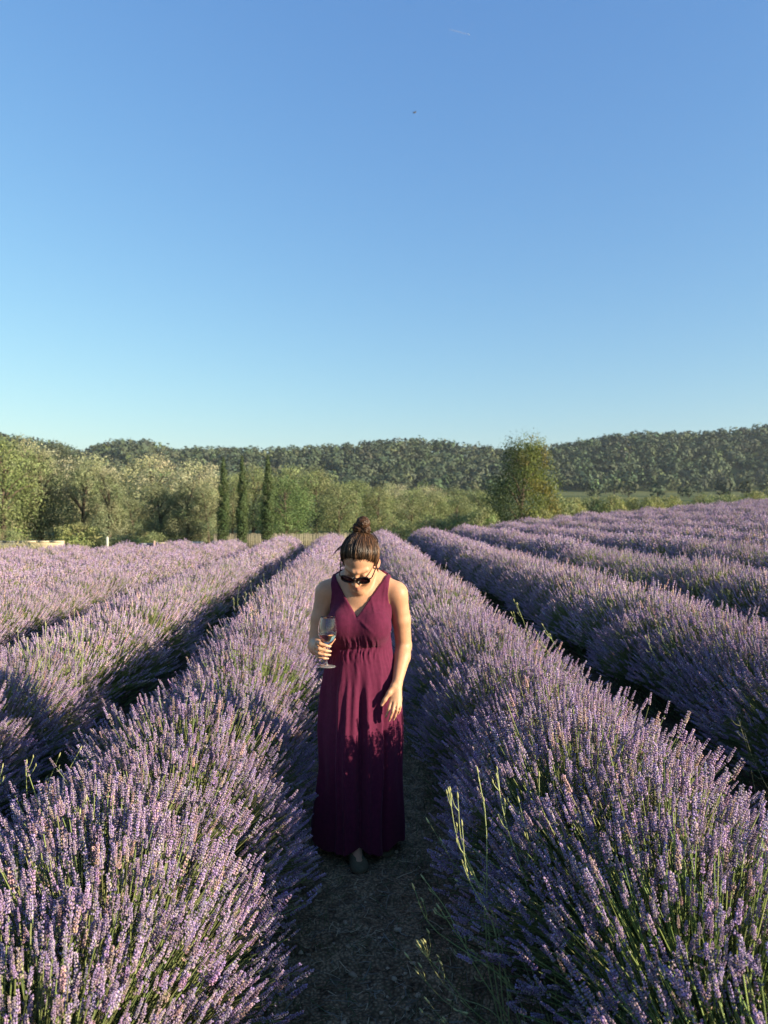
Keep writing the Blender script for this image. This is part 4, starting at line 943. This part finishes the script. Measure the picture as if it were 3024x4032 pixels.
for c, R_, nst in ((BUN + [0.0, -0.018, 0.026], 0.028, 260), (BUN + [-0.020, -0.004, 0.008], 0.024, 130), (BUN + [0.012, 0.0, 0.004], 0.022, 110)):
    for i in range(nst):
        ax = rh.normal(0, 1, 3) + np.array([0, -0.6, 0.6]); ax /= np.linalg.norm(ax); u = np.cross(ax, rh.normal(0, 1, 3)); u /= np.linalg.norm(u); v = np.cross(ax, u)
        off = ax * rh.uniform(-0.75, 0.75) * R_; q = math.sqrt(max(0.1, 1 - (np.linalg.norm(off) / R_) ** 2)) * R_ * rh.uniform(0.9, 1.06)
        a0 = rh.random() * 6.28; pts = [hd(c + off + q * (math.cos(a0 + t) * u + math.sin(a0 + t) * v) + ax * 0.004 * math.sin(3 * t)) for t in np.linspace(0, rh.uniform(2.2, 4.2), 10)]
        mb.tube(np.array(pts), 0.0019, 3, C=np.array([0.050, 0.028, 0.016]) * rh.uniform(0.4, 1.7), caps=False)
    mb.tube([hd(c + [0, 0, -R_ * 0.80]), hd(c + [0, 0, -R_ * 0.4]), hd(c), hd(c + [0, 0, R_ * 0.4]), hd(c + [0, 0, R_ * 0.8])], np.array([0.45, 0.82, 0.92, 0.82, 0.45]) * R_, 12, C=(0.022, 0.013, 0.008))
for i in range(46):                      # loose ends and the two drooping loops
    b0 = BUN + rh.normal(0, 0.014, 3) + [0, 0, 0.002]; d = rh.normal(0, 1, 3) * [1.2, 0.6, 0.8]; d /= np.linalg.norm(d)
    L = rh.uniform(0.02, 0.05)
    mb.tube(np.array([hd(b0 + d * L * t + np.array([0, 0.02, -0.012]) * t * t) for t in np.linspace(0, 1, 6)]), np.linspace(0.0011, 0.0004, 6), 3, C=(0.035, 0.02, 0.012), caps=False)
for k in range(9):
    w = 1 + 0.05 * rh.standard_normal()
    mb.tube(spline([hd(BUN + [0.020, 0.0, 0.004]), hd(BUN + [0.045 * w, 0.012, 0.002]), hd(BUN + [0.070 * w, 0.034, -0.020]), hd(BUN + [0.062 * w, 0.046, -0.034]), hd(BUN + [0.040, 0.040, -0.012])], 14), 0.0009, 3, C=(0.03, 0.018, 0.011), caps=False)
    mb.tube(spline([hd(BUN + [-0.026, 0.0, 0.012]), hd(BUN + [-0.046 * w, 0.006, 0.018]), hd(BUN + [-0.055 * w, 0.014, 0.002]), hd(BUN + [-0.036, 0.012, -0.008])], 12), 0.0009, 3, C=(0.03, 0.018, 0.011), caps=False)
    s0 = on_scalp(np.array([-0.9, 0.02 + 0.05 * k, 0.55])) ; mb.tube(spline([hd(s0), hd(s0 + [-0.010 - 0.0015 * k, 0.004, 0.006]), hd(s0 + [-0.026 - 0.002 * k, 0.018 + 0.002 * k, -0.002])], 6), np.linspace(0.0016, 0.0004, 6), 3, C=(0.03, 0.018, 0.011), caps=False)
for s_ in (-1, 1):                       # wisps before the ears
    for k in range(14):
        s0 = np.array([s_ * 0.070, 0.020 - 0.003 * k, 0.012 - 0.004 * k]); mb.tube(spline([hd(s0), hd(s0 + [s_ * 0.006, -0.004, -0.015]), hd(s0 + [s_ * 0.002, -0.012, -0.034 - 0.001 * k])], 5), 0.0007, 3, C=(0.045, 0.027, 0.016), caps=False)
mb.V = [squash(v) for v in mb.V]
tag(link('hair_bun', mb.me('hair_bun', M['hair'], smooth=True), hair), 'messy dark bun with loose looping ends', kind='stuff')

# --- sunglasses (on the nose, temples over the ears)
m, n, l, p = new_mat('sunglass_frame'); p.inputs['Base Color'].default_value = (0.012, 0.007, 0.006, 1); p.inputs['Roughness'].default_value = 0.22; M['frame'] = m
m, n, l, p = new_mat('sunglass_lens'); p.inputs['Base Color'].default_value = (0.045, 0.010, 0.012, 1); p.inputs['Roughness'].default_value = 0.06; p.inputs['Specular IOR Level'].default_value = 0.6; p.inputs['Transmission Weight'].default_value = 0.35; M['lens'] = m
sg = tag(empty('sunglasses', PERSON), 'dark framed sunglasses worn by the woman in the burgundy dress', 'sunglasses')
def sq1(P): return squash(np.asarray(P, float).reshape(-1, 3))
def lens_outline(s_, n_=28, grow=0.0):
    out = []
    for t in np.arange(n_) / n_ * 2 * math.pi:
        e = 2.6; c, q = math.cos(t), math.sin(t); rx, rz = 0.0285 + grow, 0.0205 + grow
        x = math.copysign(abs(c) ** (2 / e), c) * rx; z = math.copysign(abs(q) ** (2 / e), q) * rz
        z += 0.003 * (x * s_ / 0.0285) * (1 if q > 0 else 0.2)               # slight upswept corner
        xx = s_ * 0.0345 + x
        out.append([xx, 0.1065 - 1.9 * xx * xx + 0.12 * z, -0.009 + z])
    return np.array(out)
for s_ in (-1, 1):
    o_ = lens_outline(s_); mbf = MB(); pts = np.concatenate([o_, o_[:2]]); mbf.tube(sq1([hd(q) for q in pts]), 0.0031, 6, caps=False); link('rim', mbf.me('rim', M['frame'], smooth=True), sg)
    o2 = lens_outline(s_, grow=-0.001); c0 = o2.mean(0); V = np.concatenate([o2, [c0 + [0, 0.0012, 0]], o2 + [0, -0.0018, 0], [c0 + [0, -0.0006, 0]]]); k = len(o2); Tt = []
    for j in range(k): j2 = (j + 1) % k; Tt += [[j, j2, k], [k + 1 + j2, k + 1 + j, 2 * k + 1], [j, k + 1 + j, k + 1 + j2], [j, k + 1 + j2, j2]]
    link('lens', mesh_np('lens', sq1([hd(q) for q in V]), np.array(Tt), M['lens'], smooth=False), sg)
    mbt = MB(); mbt.tube(sq1(spline([hd((s_ * 0.064, 0.0975, -0.001)), hd((s_ * 0.0715, 0.090, 0.001)), hd((s_ * 0.0765, 0.050, 0.002)), hd((s_ * 0.0835, 0.000, 0.012)), hd((s_ * 0.0845, -0.022, 0.012)), hd((s_ * 0.083, -0.040, -0.008))], 14)), np.linspace(0.0034, 0.0024, 14), 6)
    link('temple', mbt.me('temple', M['frame'], smooth=True), sg)
mbb = MB(); mbb.tube(sq1(spline([hd((-0.0075, 0.104, -0.001)), hd((0, 0.1075, 0.003)), hd((0.0075, 0.104, -0.001))], 7)), 0.0028, 6); link('bridge', mbb.me('bridge', M['frame'], smooth=True), sg)

# --- wine glass
m, n, l, p = new_mat('clear_glass'); p.inputs['Base Color'].default_value = (1, 1, 1, 1); p.inputs['Roughness'].default_value = 0.0; p.inputs['IOR'].default_value = 1.48; p.inputs['Transmission Weight'].default_value = 1.0; M['glass'] = m
m, n, l, p = new_mat('white_wine'); p.inputs['Base Color'].default_value = (1.0, 0.92, 0.68, 1); p.inputs['Roughness'].default_value = 0.0; p.inputs['IOR'].default_value = 1.34; p.inputs['Transmission Weight'].default_value = 1.0; M['wine'] = m
m, n, l, p = new_mat('clear_glass_foot'); p.inputs['Roughness'].default_value = 0.12; p.inputs['IOR'].default_value = 1.52; p.inputs['Transmission Weight'].default_value = 0.85; p.inputs['Base Color'].default_value = (0.95, 0.95, 0.95, 1); M['glass_foot'] = m
gz = 0.950
wg = tag(empty('wine_glass', PERSON + np.array([GX_ + 0.000, GY_, gz])), 'clear stemmed wine glass with white wine in the hand of the woman', 'wine glass')
wg.rotation_euler = (math.radians(-1.0), math.radians(2.2), 0)
outer = [(0.0042, 0.092), (0.010, 0.095), (0.020, 0.102), (0.030, 0.114), (0.0375, 0.130), (0.0410, 0.145), (0.0412, 0.155), (0.0395, 0.172), (0.0360, 0.192), (0.0318, 0.212)]
inner = [(q[0] - 0.0011, q[1] + (0.002 if i < 3 else 0.0)) for i, q in enumerate(outer)]
prof = spline([(a_, 0, b_) for a_, b_ in outer], 36)[:, [0, 2]]; pin = spline([(a_, 0, b_) for a_, b_ in inner], 36)[:, [0, 2]]
mb = MB(); mb.lathe(np.concatenate([[[0.0001, 0.0905]], prof, [[0.03125, 0.2126]], pin[::-1], [[0.0001, 0.0945]]]), 40); link('bowl', mb.me('bowl', M['glass'], smooth=True, col=False), wg)
mb = MB(); mb.lathe([(0.0001, 0.008), (0.0085, 0.0084), (0.0048, 0.015), (0.0037, 0.025), (0.0034, 0.050), (0.0036, 0.075), (0.0044, 0.0895), (0.0001, 0.0902)], 20); link('stem', mb.me('glass_stem', M['glass'], smooth=True, col=False), wg)
mb = MB(); mb.lathe([(0.0001, 0.0), (0.030, 0.0), (0.0400, 0.0004), (0.0408, 0.0012), (0.0398, 0.0020), (0.026, 0.0034), (0.014, 0.0056), (0.009, 0.0078), (0.0001, 0.0079)], 40); link('base', mb.me('glass_base', M['glass_foot'], smooth=True, col=False), wg)
wl = 0.137; wp = pin[pin[:, 1] < wl] * np.array([1, 1]); wp = np.concatenate([[[0.0001, 0.0946]], wp - [0.0002, 0], [[np.interp(wl, pin[:, 1], pin[:, 0]) - 0.0002, wl]], [[0.0001, wl]]])
mb = MB(); mb.lathe(wp, 40); link('wine', mb.me('wine', M['wine'], smooth=False, col=False), wg)
print('woman', time.time() - T0)

# ------------------------------------------------------------------ small things: stones, litter, weeds
def stone_mesh(seed):
    r = np.random.default_rng(seed); V = []; n_ = 7
    for k, (z, q) in enumerate(((0.0, 0.85), (0.35, 1.0), (0.75, 0.72))):
        for j in range(n_): a = j / n_ * 6.283 + 0.2 * k; rr = q * r.uniform(0.55, 1.2); V.append([math.cos(a) * rr, math.sin(a) * rr * 0.75, z * 0.55 * r.uniform(0.85, 1.1)])
    V.append([0, 0, 0.48]); Q = [[i * n_ + j, i * n_ + (j + 1) % n_, (i + 1) * n_ + (j + 1) % n_, (i + 1) * n_ + j] for i in range(2) for j in range(n_)]
    Tt = [[2 * n_ + j, 2 * n_ + (j + 1) % n_, 3 * n_] for j in range(n_)]
    c = r.uniform(0.75, 1.35) * np.array([1.0, 0.97, 0.92])
    return mesh_np('stone', np.array(V), [np.array(Tt), np.array(Q)], M['stone'], np.tile(c, (len(V), 1)))
stones = [stone_mesh(i) for i in range(6)]
rs = np.random.default_rng(31)
for i in range(280):
    y = 2.1 + 3.2 * rs.random() ** 1.3; x = PATHX + np.clip(rs.normal(0, 0.17), -0.42, 0.42)
    if abs(x - PERSON[0]) < 0.15 and abs(y - 3.42) < 0.22: continue
    s_ = min(0.028, rs.lognormal(-4.75, 0.5))
    o = link('stone', stones[rs.integers(0, 6)], path, (x, y, float(path_z(np.array(x), np.array(y))) - s_ * 0.12)); o.rotation_euler = (rs.normal(0, 0.15), rs.normal(0, 0.15), rs.random() * 6.28); o.scale = (s_, s_, s_)

def litter():
    r = np.random.default_rng(8); n_ = 5200
    y = 1.7 + 6.5 * r.random(n_) ** 1.5; x = PATHX + np.clip(r.normal(0, 0.25, n_), -0.5, 0.5); z = path_z(x, y) + 0.003 + 0.006 * r.random(n_)
    a = r.random(n_) * 6.283; L = r.uniform(0.008, 0.065, n_) * np.where(r.random(n_) < 0.2, 1.8, 1); w = r.uniform(0.0007, 0.0020, n_)
    d = np.stack([np.cos(a), np.sin(a), r.normal(0, 0.14, n_)], 1) * L[:, None] * 0.5; s_ = np.stack([-np.sin(a), np.cos(a), r.normal(0, 0.3, n_)], 1) * w[:, None]
    P = np.stack([x, y, z], 1); bend = np.stack([-np.sin(a), np.cos(a), np.zeros(n_)], 1) * (L * r.normal(0, 0.10, n_))[:, None]
    V = np.stack([P - d - s_, P - d + s_, P + bend - s_, P + bend + s_, P + d - s_, P + d + s_], 1).reshape(-1, 3); k = 6 * np.arange(n_)[:, None]
    pal = np.array([[0.46, 0.38, 0.24], [0.20, 0.16, 0.10], [0.26, 0.25, 0.20], [0.12, 0.14, 0.06]]); C = pal[r.integers(0, 4, n_)] * r.uniform(0.6, 1.3, (n_, 1))
    tag(link('straw_litter', mesh_np('straw_litter', V, np.concatenate([np.array([[0, 1, 3, 2]]) + k, np.array([[2, 3, 5, 4]]) + k]), M['straw'], np.repeat(C, 6, 0)), path), 'dry straw and twigs strewn over the path', kind='stuff')
    # low grass blades along the plants
    n_ = 2600; y = 1.8 + 8 * r.random(n_) ** 1.4; sd_ = np.where(r.random(n_) < 0.5, -1, 1); x = PATHX + sd_ * np.clip(r.normal(0.36, 0.10, n_), 0.08, 0.52); z = path_z(x, y) - 0.003
    h = r.uniform(0.02, 0.10, n_); dx = r.normal(0, 0.5, n_) * h; dy = r.normal(0, 0.5, n_) * h; w = 0.0014
    V = np.stack([np.stack([x - w, y, z], 1), np.stack([x + w, y, z], 1), np.stack([x + dx * 0.4 + w * 0.7, y + dy * 0.4, z + h * 0.65], 1), np.stack([x + dx * 0.4 - w * 0.7, y + dy * 0.4, z + h * 0.65], 1), np.stack([x + dx, y + dy, z + h], 1)], 1).reshape(-1, 3); k = 5 * np.arange(n_)[:, None]
    C = np.array([0.13, 0.15, 0.06]) * r.uniform(0.5, 1.4, (n_, 1))
    tag(link('grass', mesh_np('grass', V, [np.array([[3, 2, 4]]) + k, np.array([[0, 1, 2, 3]]) + k], M['stem'], np.repeat(C, 5, 0)), path), 'sparse short grass at the edges of the path', kind='stuff')
litter()

def weed(label, base, tips, seed, thick=0.0026, colr=(0.36, 0.42, 0.15), buds=True, name='wild_weed', group=None):
    """a wiry weed: branching stems with small side shoots and buds near the ends"""
    r = np.random.default_rng(seed); base = np.asarray(base, float)
    w = tag(empty(name, base), label, 'weed', group); bm_ = MB()
    for t in tips:
        t = np.asarray(t, float) - base; sm = MB(); L = np.linalg.norm(t)
        mid = t * 0.5 + r.normal(0, 0.05, 3) * L + [0, 0, 0.06 * L]
        P = spline([(0, 0, -0.02), mid * 0.5 + r.normal(0, 0.015, 3), mid, t * 0.8 + r.normal(0, 0.015, 3) * L, t], 16); cc = np.array(colr) * r.uniform(0.85, 1.15)
        sm.tube(P, np.linspace(thick, thick * 0.42, 16), 5, C=cc)
        for q in range(r.integers(4, 8)):
            i = r.integers(6, 15); d = (P[min(15, i + 1)] - P[i]); d /= np.linalg.norm(d); e = d + r.normal(0, 0.55, 3); e /= np.linalg.norm(e); l_ = r.uniform(0.015, 0.06)
            sm.tube(spline([P[i], P[i] + e * l_ * 0.5, P[i] + e * l_ * 0.8 + d * l_ * 0.3], 5), np.linspace(thick * 0.6, thick * 0.35, 5), 4, C=cc)
            if buds:
                c = P[i] + e * l_ * 0.85 + d * l_ * 0.3; bm_.tube([c - d * 0.004, c, c + d * 0.006, c + d * 0.012], [0.0008, 0.0026, 0.0021, 0.0005], 5, C=np.array([0.52, 0.52, 0.22]) * r.uniform(0.8, 1.2))
        if buds:
            d = P[-1] - P[-2]; d /= np.linalg.norm(d); c = P[-1]; bm_.tube([c - d * 0.004, c + d * 0.004, c + d * 0.012, c + d * 0.02], [0.001, 0.0029, 0.0024, 0.0005], 5, C=(0.54, 0.54, 0.24))
        link('stem', sm.me('weed_stem', M['weed'], smooth=True), w)
    if buds: tag(link('buds', bm_.me('weed_buds', M['weed'], smooth=True), w), kind='stuff')
    return w
def gnd(x, y): return np.array([x, y, float(H(x, y))])
weed('tall pale green weed in front of the right lavender row, near the dress', gnd(0.46, 2.15), [at(1770, 3130, 2.12), at(1805, 3150, 2.16), at(1885, 3050, 2.2), at(1822, 3260, 2.10)], 1, 0.0026, (0.48, 0.54, 0.24))
weed('pale yellow green weed standing among the spikes of the right row', gnd(0.62, 2.25), [at(1962, 3075, 2.28), at(2130, 3070, 2.30), at(2050, 3170, 2.25)], 2, 0.0028, (0.50, 0.56, 0.25))
weed('thin weed leaning over the path from the right row', gnd(0.56, 2.05), [at(1632, 3508, 2.2), at(1672, 3470, 2.3), at(1735, 3590, 2.15), at(1655, 3745, 2.05)], 3, 0.0024)
weed('long wiry weed lying low at the bottom right of the path', gnd(0.60, 1.80), [at(1655, 3735, 1.95), at(1610, 3780, 1.98), at(1690, 3960, 1.85), at(1690, 3245, 2.35)], 4, 0.0018, (0.28, 0.30, 0.12))
weed('straw coloured stalk rising out of the left foreground lavender', gnd(-0.86, 2.20), [at(355, 3135, 2.55), at(330, 3190, 2.5)], 5, 0.0022, (0.46, 0.44, 0.24))
weed('pale weed on the far side of the left row, by the furrow', gnd(-1.42, 3.1), [at(128, 2990, 3.1), at(250, 2965, 3.1), at(330, 2940, 3.2)], 6, 0.0026)
weed('pale forked weed at the bottom of the left furrow', gnd(-1.6, 3.0), [at(35, 3005, 3.2), at(10, 3060, 3.0)], 7, 0.003, (0.40, 0.46, 0.18))
weed('dry stalks leaning into the path from the left row', gnd(-0.42, 2.95), [at(1185, 3400, 2.9), at(1155, 3450, 2.85), at(1215, 3440, 2.95)], 8, 0.0018, (0.34, 0.36, 0.18))
weed('single pale weed above the furrow right of the woman', gnd(1.52, 5.2), [at(2030, 2370, 5.2), at(2042, 2385, 5.3), at(2020, 2420, 5.1)], 9, 0.0026, (0.36, 0.42, 0.16))
weed('small pale weed in the right furrow, nearer than the single one', gnd(1.55, 4.3), [at(2145, 2468, 4.6), at(2120, 2500, 4.5)], 10, 0.003)
weed('slender weed leaning at the right edge in the dark furrow', gnd(1.72, 2.9), [at(2935, 2840, 2.9), at(2965, 2905, 2.8)], 11, 0.0014, (0.30, 0.31, 0.17), buds=False)
weed('thin yellow flowering weed among the second right row', gnd(2.25, 4.6), [at(2600, 2455, 4.7), at(2640, 2470, 4.75), at(2560, 2520, 4.6)], 12, 0.003, (0.34, 0.40, 0.16))
for i, (px, py, Y, ord_) in enumerate([(2455, 2245, 8.2, 'first'), (2520, 2240, 8.0, 'second'), (2745, 2255, 7.3, 'third'), (2870, 2310, 6.9, 'fourth')]):
    t = at(px, py, Y); weed('%s of four wispy weeds in the upper right furrow, counted from the left' % ord_, gnd(t[0] + 0.05, Y + 0.05), [t, t + [0.06, 0, -0.06], t + [-0.05, 0, -0.10]], 20 + i, 0.0026, group='wispy weeds in the upper right furrow')
for i, (px, py, Y, ord_) in enumerate([(945, 2310, 7.4, 'first'), (990, 2290, 8.0, 'second'), (1040, 2265, 8.8, 'third'), (1110, 2215, 11.0, 'fourth')]):
    t = at(px, py, Y); weed('%s of four green weeds in the left furrow, counted from the left' % ord_, gnd(t[0] - 0.03, Y + 0.05), [t, t + [0.07, 0, -0.08], t + [-0.06, 0, -0.12]], 30 + i, 0.003, (0.26, 0.32, 0.15), group='green weeds in the left furrow')
for i, (px, py, Y, lab) in enumerate([(95, 2480, 4.6, 'leftmost of three pale weeds in the second left furrow'), (200, 2450, 4.9, 'middle one of three pale weeds in the second left furrow'), (310, 2400, 5.3, 'rightmost of three pale weeds in the second left furrow')]):
    t = at(px, py, Y); weed(lab, gnd(t[0] + 0.03, Y), [t, t + [0.06, 0, -0.05], t + [-0.05, 0, -0.08]], 40 + i, 0.003, (0.40, 0.44, 0.22), group='pale weeds in the second left furrow')

# ------------------------------------------------------------------ in the sky
M['feather'] = mat_tone('dark_feather', rough=0.8)
bp_ = at(1633, 443, 26.0)
bird = tag(empty('bird', bp_, 0.5), 'small dark bird flying high in the clear blue sky', 'bird')
bird.scale = (0.75, 0.75, 0.75)
mb = MB(); mb.tube([(-0.075, 0, 0), (-0.05, 0, 0.004), (0, 0, 0.006), (0.04, 0, 0.006), (0.065, 0, 0.012), (0.085, 0, 0.008)], [0.008, 0.02, 0.026, 0.02, 0.014, 0.002], 8, C=(0.16, 0.16, 0.17)); link('bird_body', mb.me('bird_body', M['feather'], smooth=True), bird)
for s_ in (-1, 1):
    mb = MB(); mb.add([(0.03, s_ * 0.015, 0.012), (-0.02, s_ * 0.015, 0.010), (0.035, s_ * 0.07, 0.034), (-0.015, s_ * 0.07, 0.032), (0.005, s_ * 0.135, 0.02), (-0.03, s_ * 0.12, 0.02),
        (0.03, s_ * 0.015, 0.006), (-0.02, s_ * 0.015, 0.005), (0.035, s_ * 0.07, 0.029), (-0.015, s_ * 0.07, 0.028), (0.005, s_ * 0.135, 0.018), (-0.03, s_ * 0.12, 0.018)],
        Q=[[0, 1, 3, 2], [2, 3, 5, 4], [6, 8, 9, 7], [8, 10, 11, 9], [0, 2, 8, 6], [2, 4, 10, 8], [1, 7, 9, 3], [3, 9, 11, 5], [4, 5, 11, 10]], C=(0.13, 0.13, 0.14)); link('wing', mb.me('wing', M['feather']), bird)
mb = MB(); mb.add([(-0.07, -0.008, 0.002), (-0.07, 0.008, 0.002), (-0.12, 0.022, 0.002), (-0.12, -0.022, 0.002), (-0.07, -0.008, -0.003), (-0.07, 0.008, -0.003), (-0.12, 0.022, -0.001), (-0.12, -0.022, -0.001)], Q=[[0, 1, 2, 3], [4, 7, 6, 5], [0, 4, 5, 1], [1, 5, 6, 2], [2, 6, 7, 3], [3, 7, 4, 0]], C=(0.04, 0.04, 0.045)); link('tail', mb.me('tail', M['feather']), bird)

pa, pb = at(1848, 131, 9000.0), at(1765, 112, 9150.0)
dv = Vector(pa - pb).normalized()
plane = tag(empty('aeroplane', pa), 'tiny white aeroplane at the head of a faint vapour trail', 'aeroplane')
plane.rotation_euler = dv.to_track_quat('X', 'Z').to_euler()
M['plane'] = mat_tone('aeroplane_paint', base=(0.85, 0.85, 0.85), rough=0.35, spec=0.5)
mb = MB(); mb.tube([(-19, 0, 1), (-14, 0, 0.4), (-8, 0, 0), (12, 0, 0), (17, 0, -0.2), (19, 0, -0.5)], [0.3, 1.3, 2.0, 2.0, 1.3, 0.2], 12); link('fuselage', mb.me('fuselage', M['plane'], smooth=True), plane)
for s_ in (-1, 1):
    mb = MB(); mb.box((0, 0, 0), (1, 1, 1)); V = mb.V[0]; V[:] = np.stack([np.where(V[:, 1] * s_ > 0, -5.5 + V[:, 0] * 1.6, 1.5 + V[:, 0] * 6.5), np.where(V[:, 1] * s_ > 0, s_ * 17.5, s_ * 1.2), np.where(V[:, 1] * s_ > 0, 1.0, -0.6) + V[:, 2] * 0.4], 1); link('wing', mb.me('plane_wing', M['plane']), plane)
    mb = MB(); mb.box((0, 0, 0), (1, 1, 1)); V = mb.V[0]; V[:] = np.stack([np.where(V[:, 1] * s_ > 0, -18.5 + V[:, 0] * 1.2, -16.5 + V[:, 0] * 3.2), np.where(V[:, 1] * s_ > 0, s_ * 6.5, s_ * 0.4), 1.0 + V[:, 2] * 0.3], 1); link('tailplane', mb.me('tailplane', M['plane']), plane)
    mb = MB(); mb.tube([(-1, s_ * 5.8, -2.0), (1.5, s_ * 5.8, -2.0), (3.2, s_ * 5.8, -2.0)], [0.7, 1.1, 1.0], 10); link('engine', mb.me('engine', M['plane'], smooth=True), plane)
mb = MB(); mb.box((0, 0, 0), (1, 1, 1)); V = mb.V[0]; V[:] = np.stack([np.where(V[:, 2] > 0, -19 + V[:, 0] * 1.8, -16 + V[:, 0] * 5), V[:, 1] * 0.4, np.where(V[:, 2] > 0, 7.0, 1.2)], 1); link('fin', mb.me('fin', M['plane']), plane)
m, n, l, p = new_mat('vapour'); tr = n.new('ShaderNodeBsdfTransparent'); df = n.new('ShaderNodeBsdfDiffuse'); df.inputs[0].default_value = (0.9, 0.9, 0.9, 1); mx = n.new('ShaderNodeMixShader'); mx.inputs[0].default_value = 0.16
l.new(tr.outputs[0], mx.inputs[1]); l.new(df.outputs[0], mx.inputs[2]); l.new(mx.outputs[0], n['Material Output'].inputs[0])
mb = MB(); L = float(np.linalg.norm(pa - pb)); mb.tube([tuple(pa - np.array(dv) * 24), tuple(pa - np.array(dv) * L * 0.35), tuple(pa - np.array(dv) * L * 0.7), tuple(pb)], [4.0, 7.0, 6.0, 1.0], 10, caps=False)
tag(link('vapour_trail', mb.me('vapour_trail', m, smooth=True)), 'short faint white vapour trail behind the tiny aeroplane', 'vapour trail')

# ------------------------------------------------------------------ haze: thin even air round the whole scene
zlo = float(np.min(GZ)) - 1.0
mb = MB(); mb.box((0, 715, (zlo + 110) / 2), (1840, 1640, 110 - zlo))
m = bpy.data.materials.new('thin_air'); m.use_nodes = True; nt = m.node_tree; nt.nodes.clear()
out = nt.nodes.new('ShaderNodeOutputMaterial'); pv = nt.nodes.new('ShaderNodeVolumePrincipled'); pv.inputs['Density'].default_value = 0.00014; pv.inputs['Color'].default_value = (0.80, 0.90, 1.0, 1); pv.inputs['Anisotropy'].default_value = 0.2
nt.links.new(pv.outputs[0], out.inputs['Volume'])
hz = tag(link('haze', mb.me('haze', m, col=False)), 'thin summer haze over the whole valley', kind='stuff')
print('done', time.time() - T0, 'ground z', float(GZ.min()), float(GZ.max()))
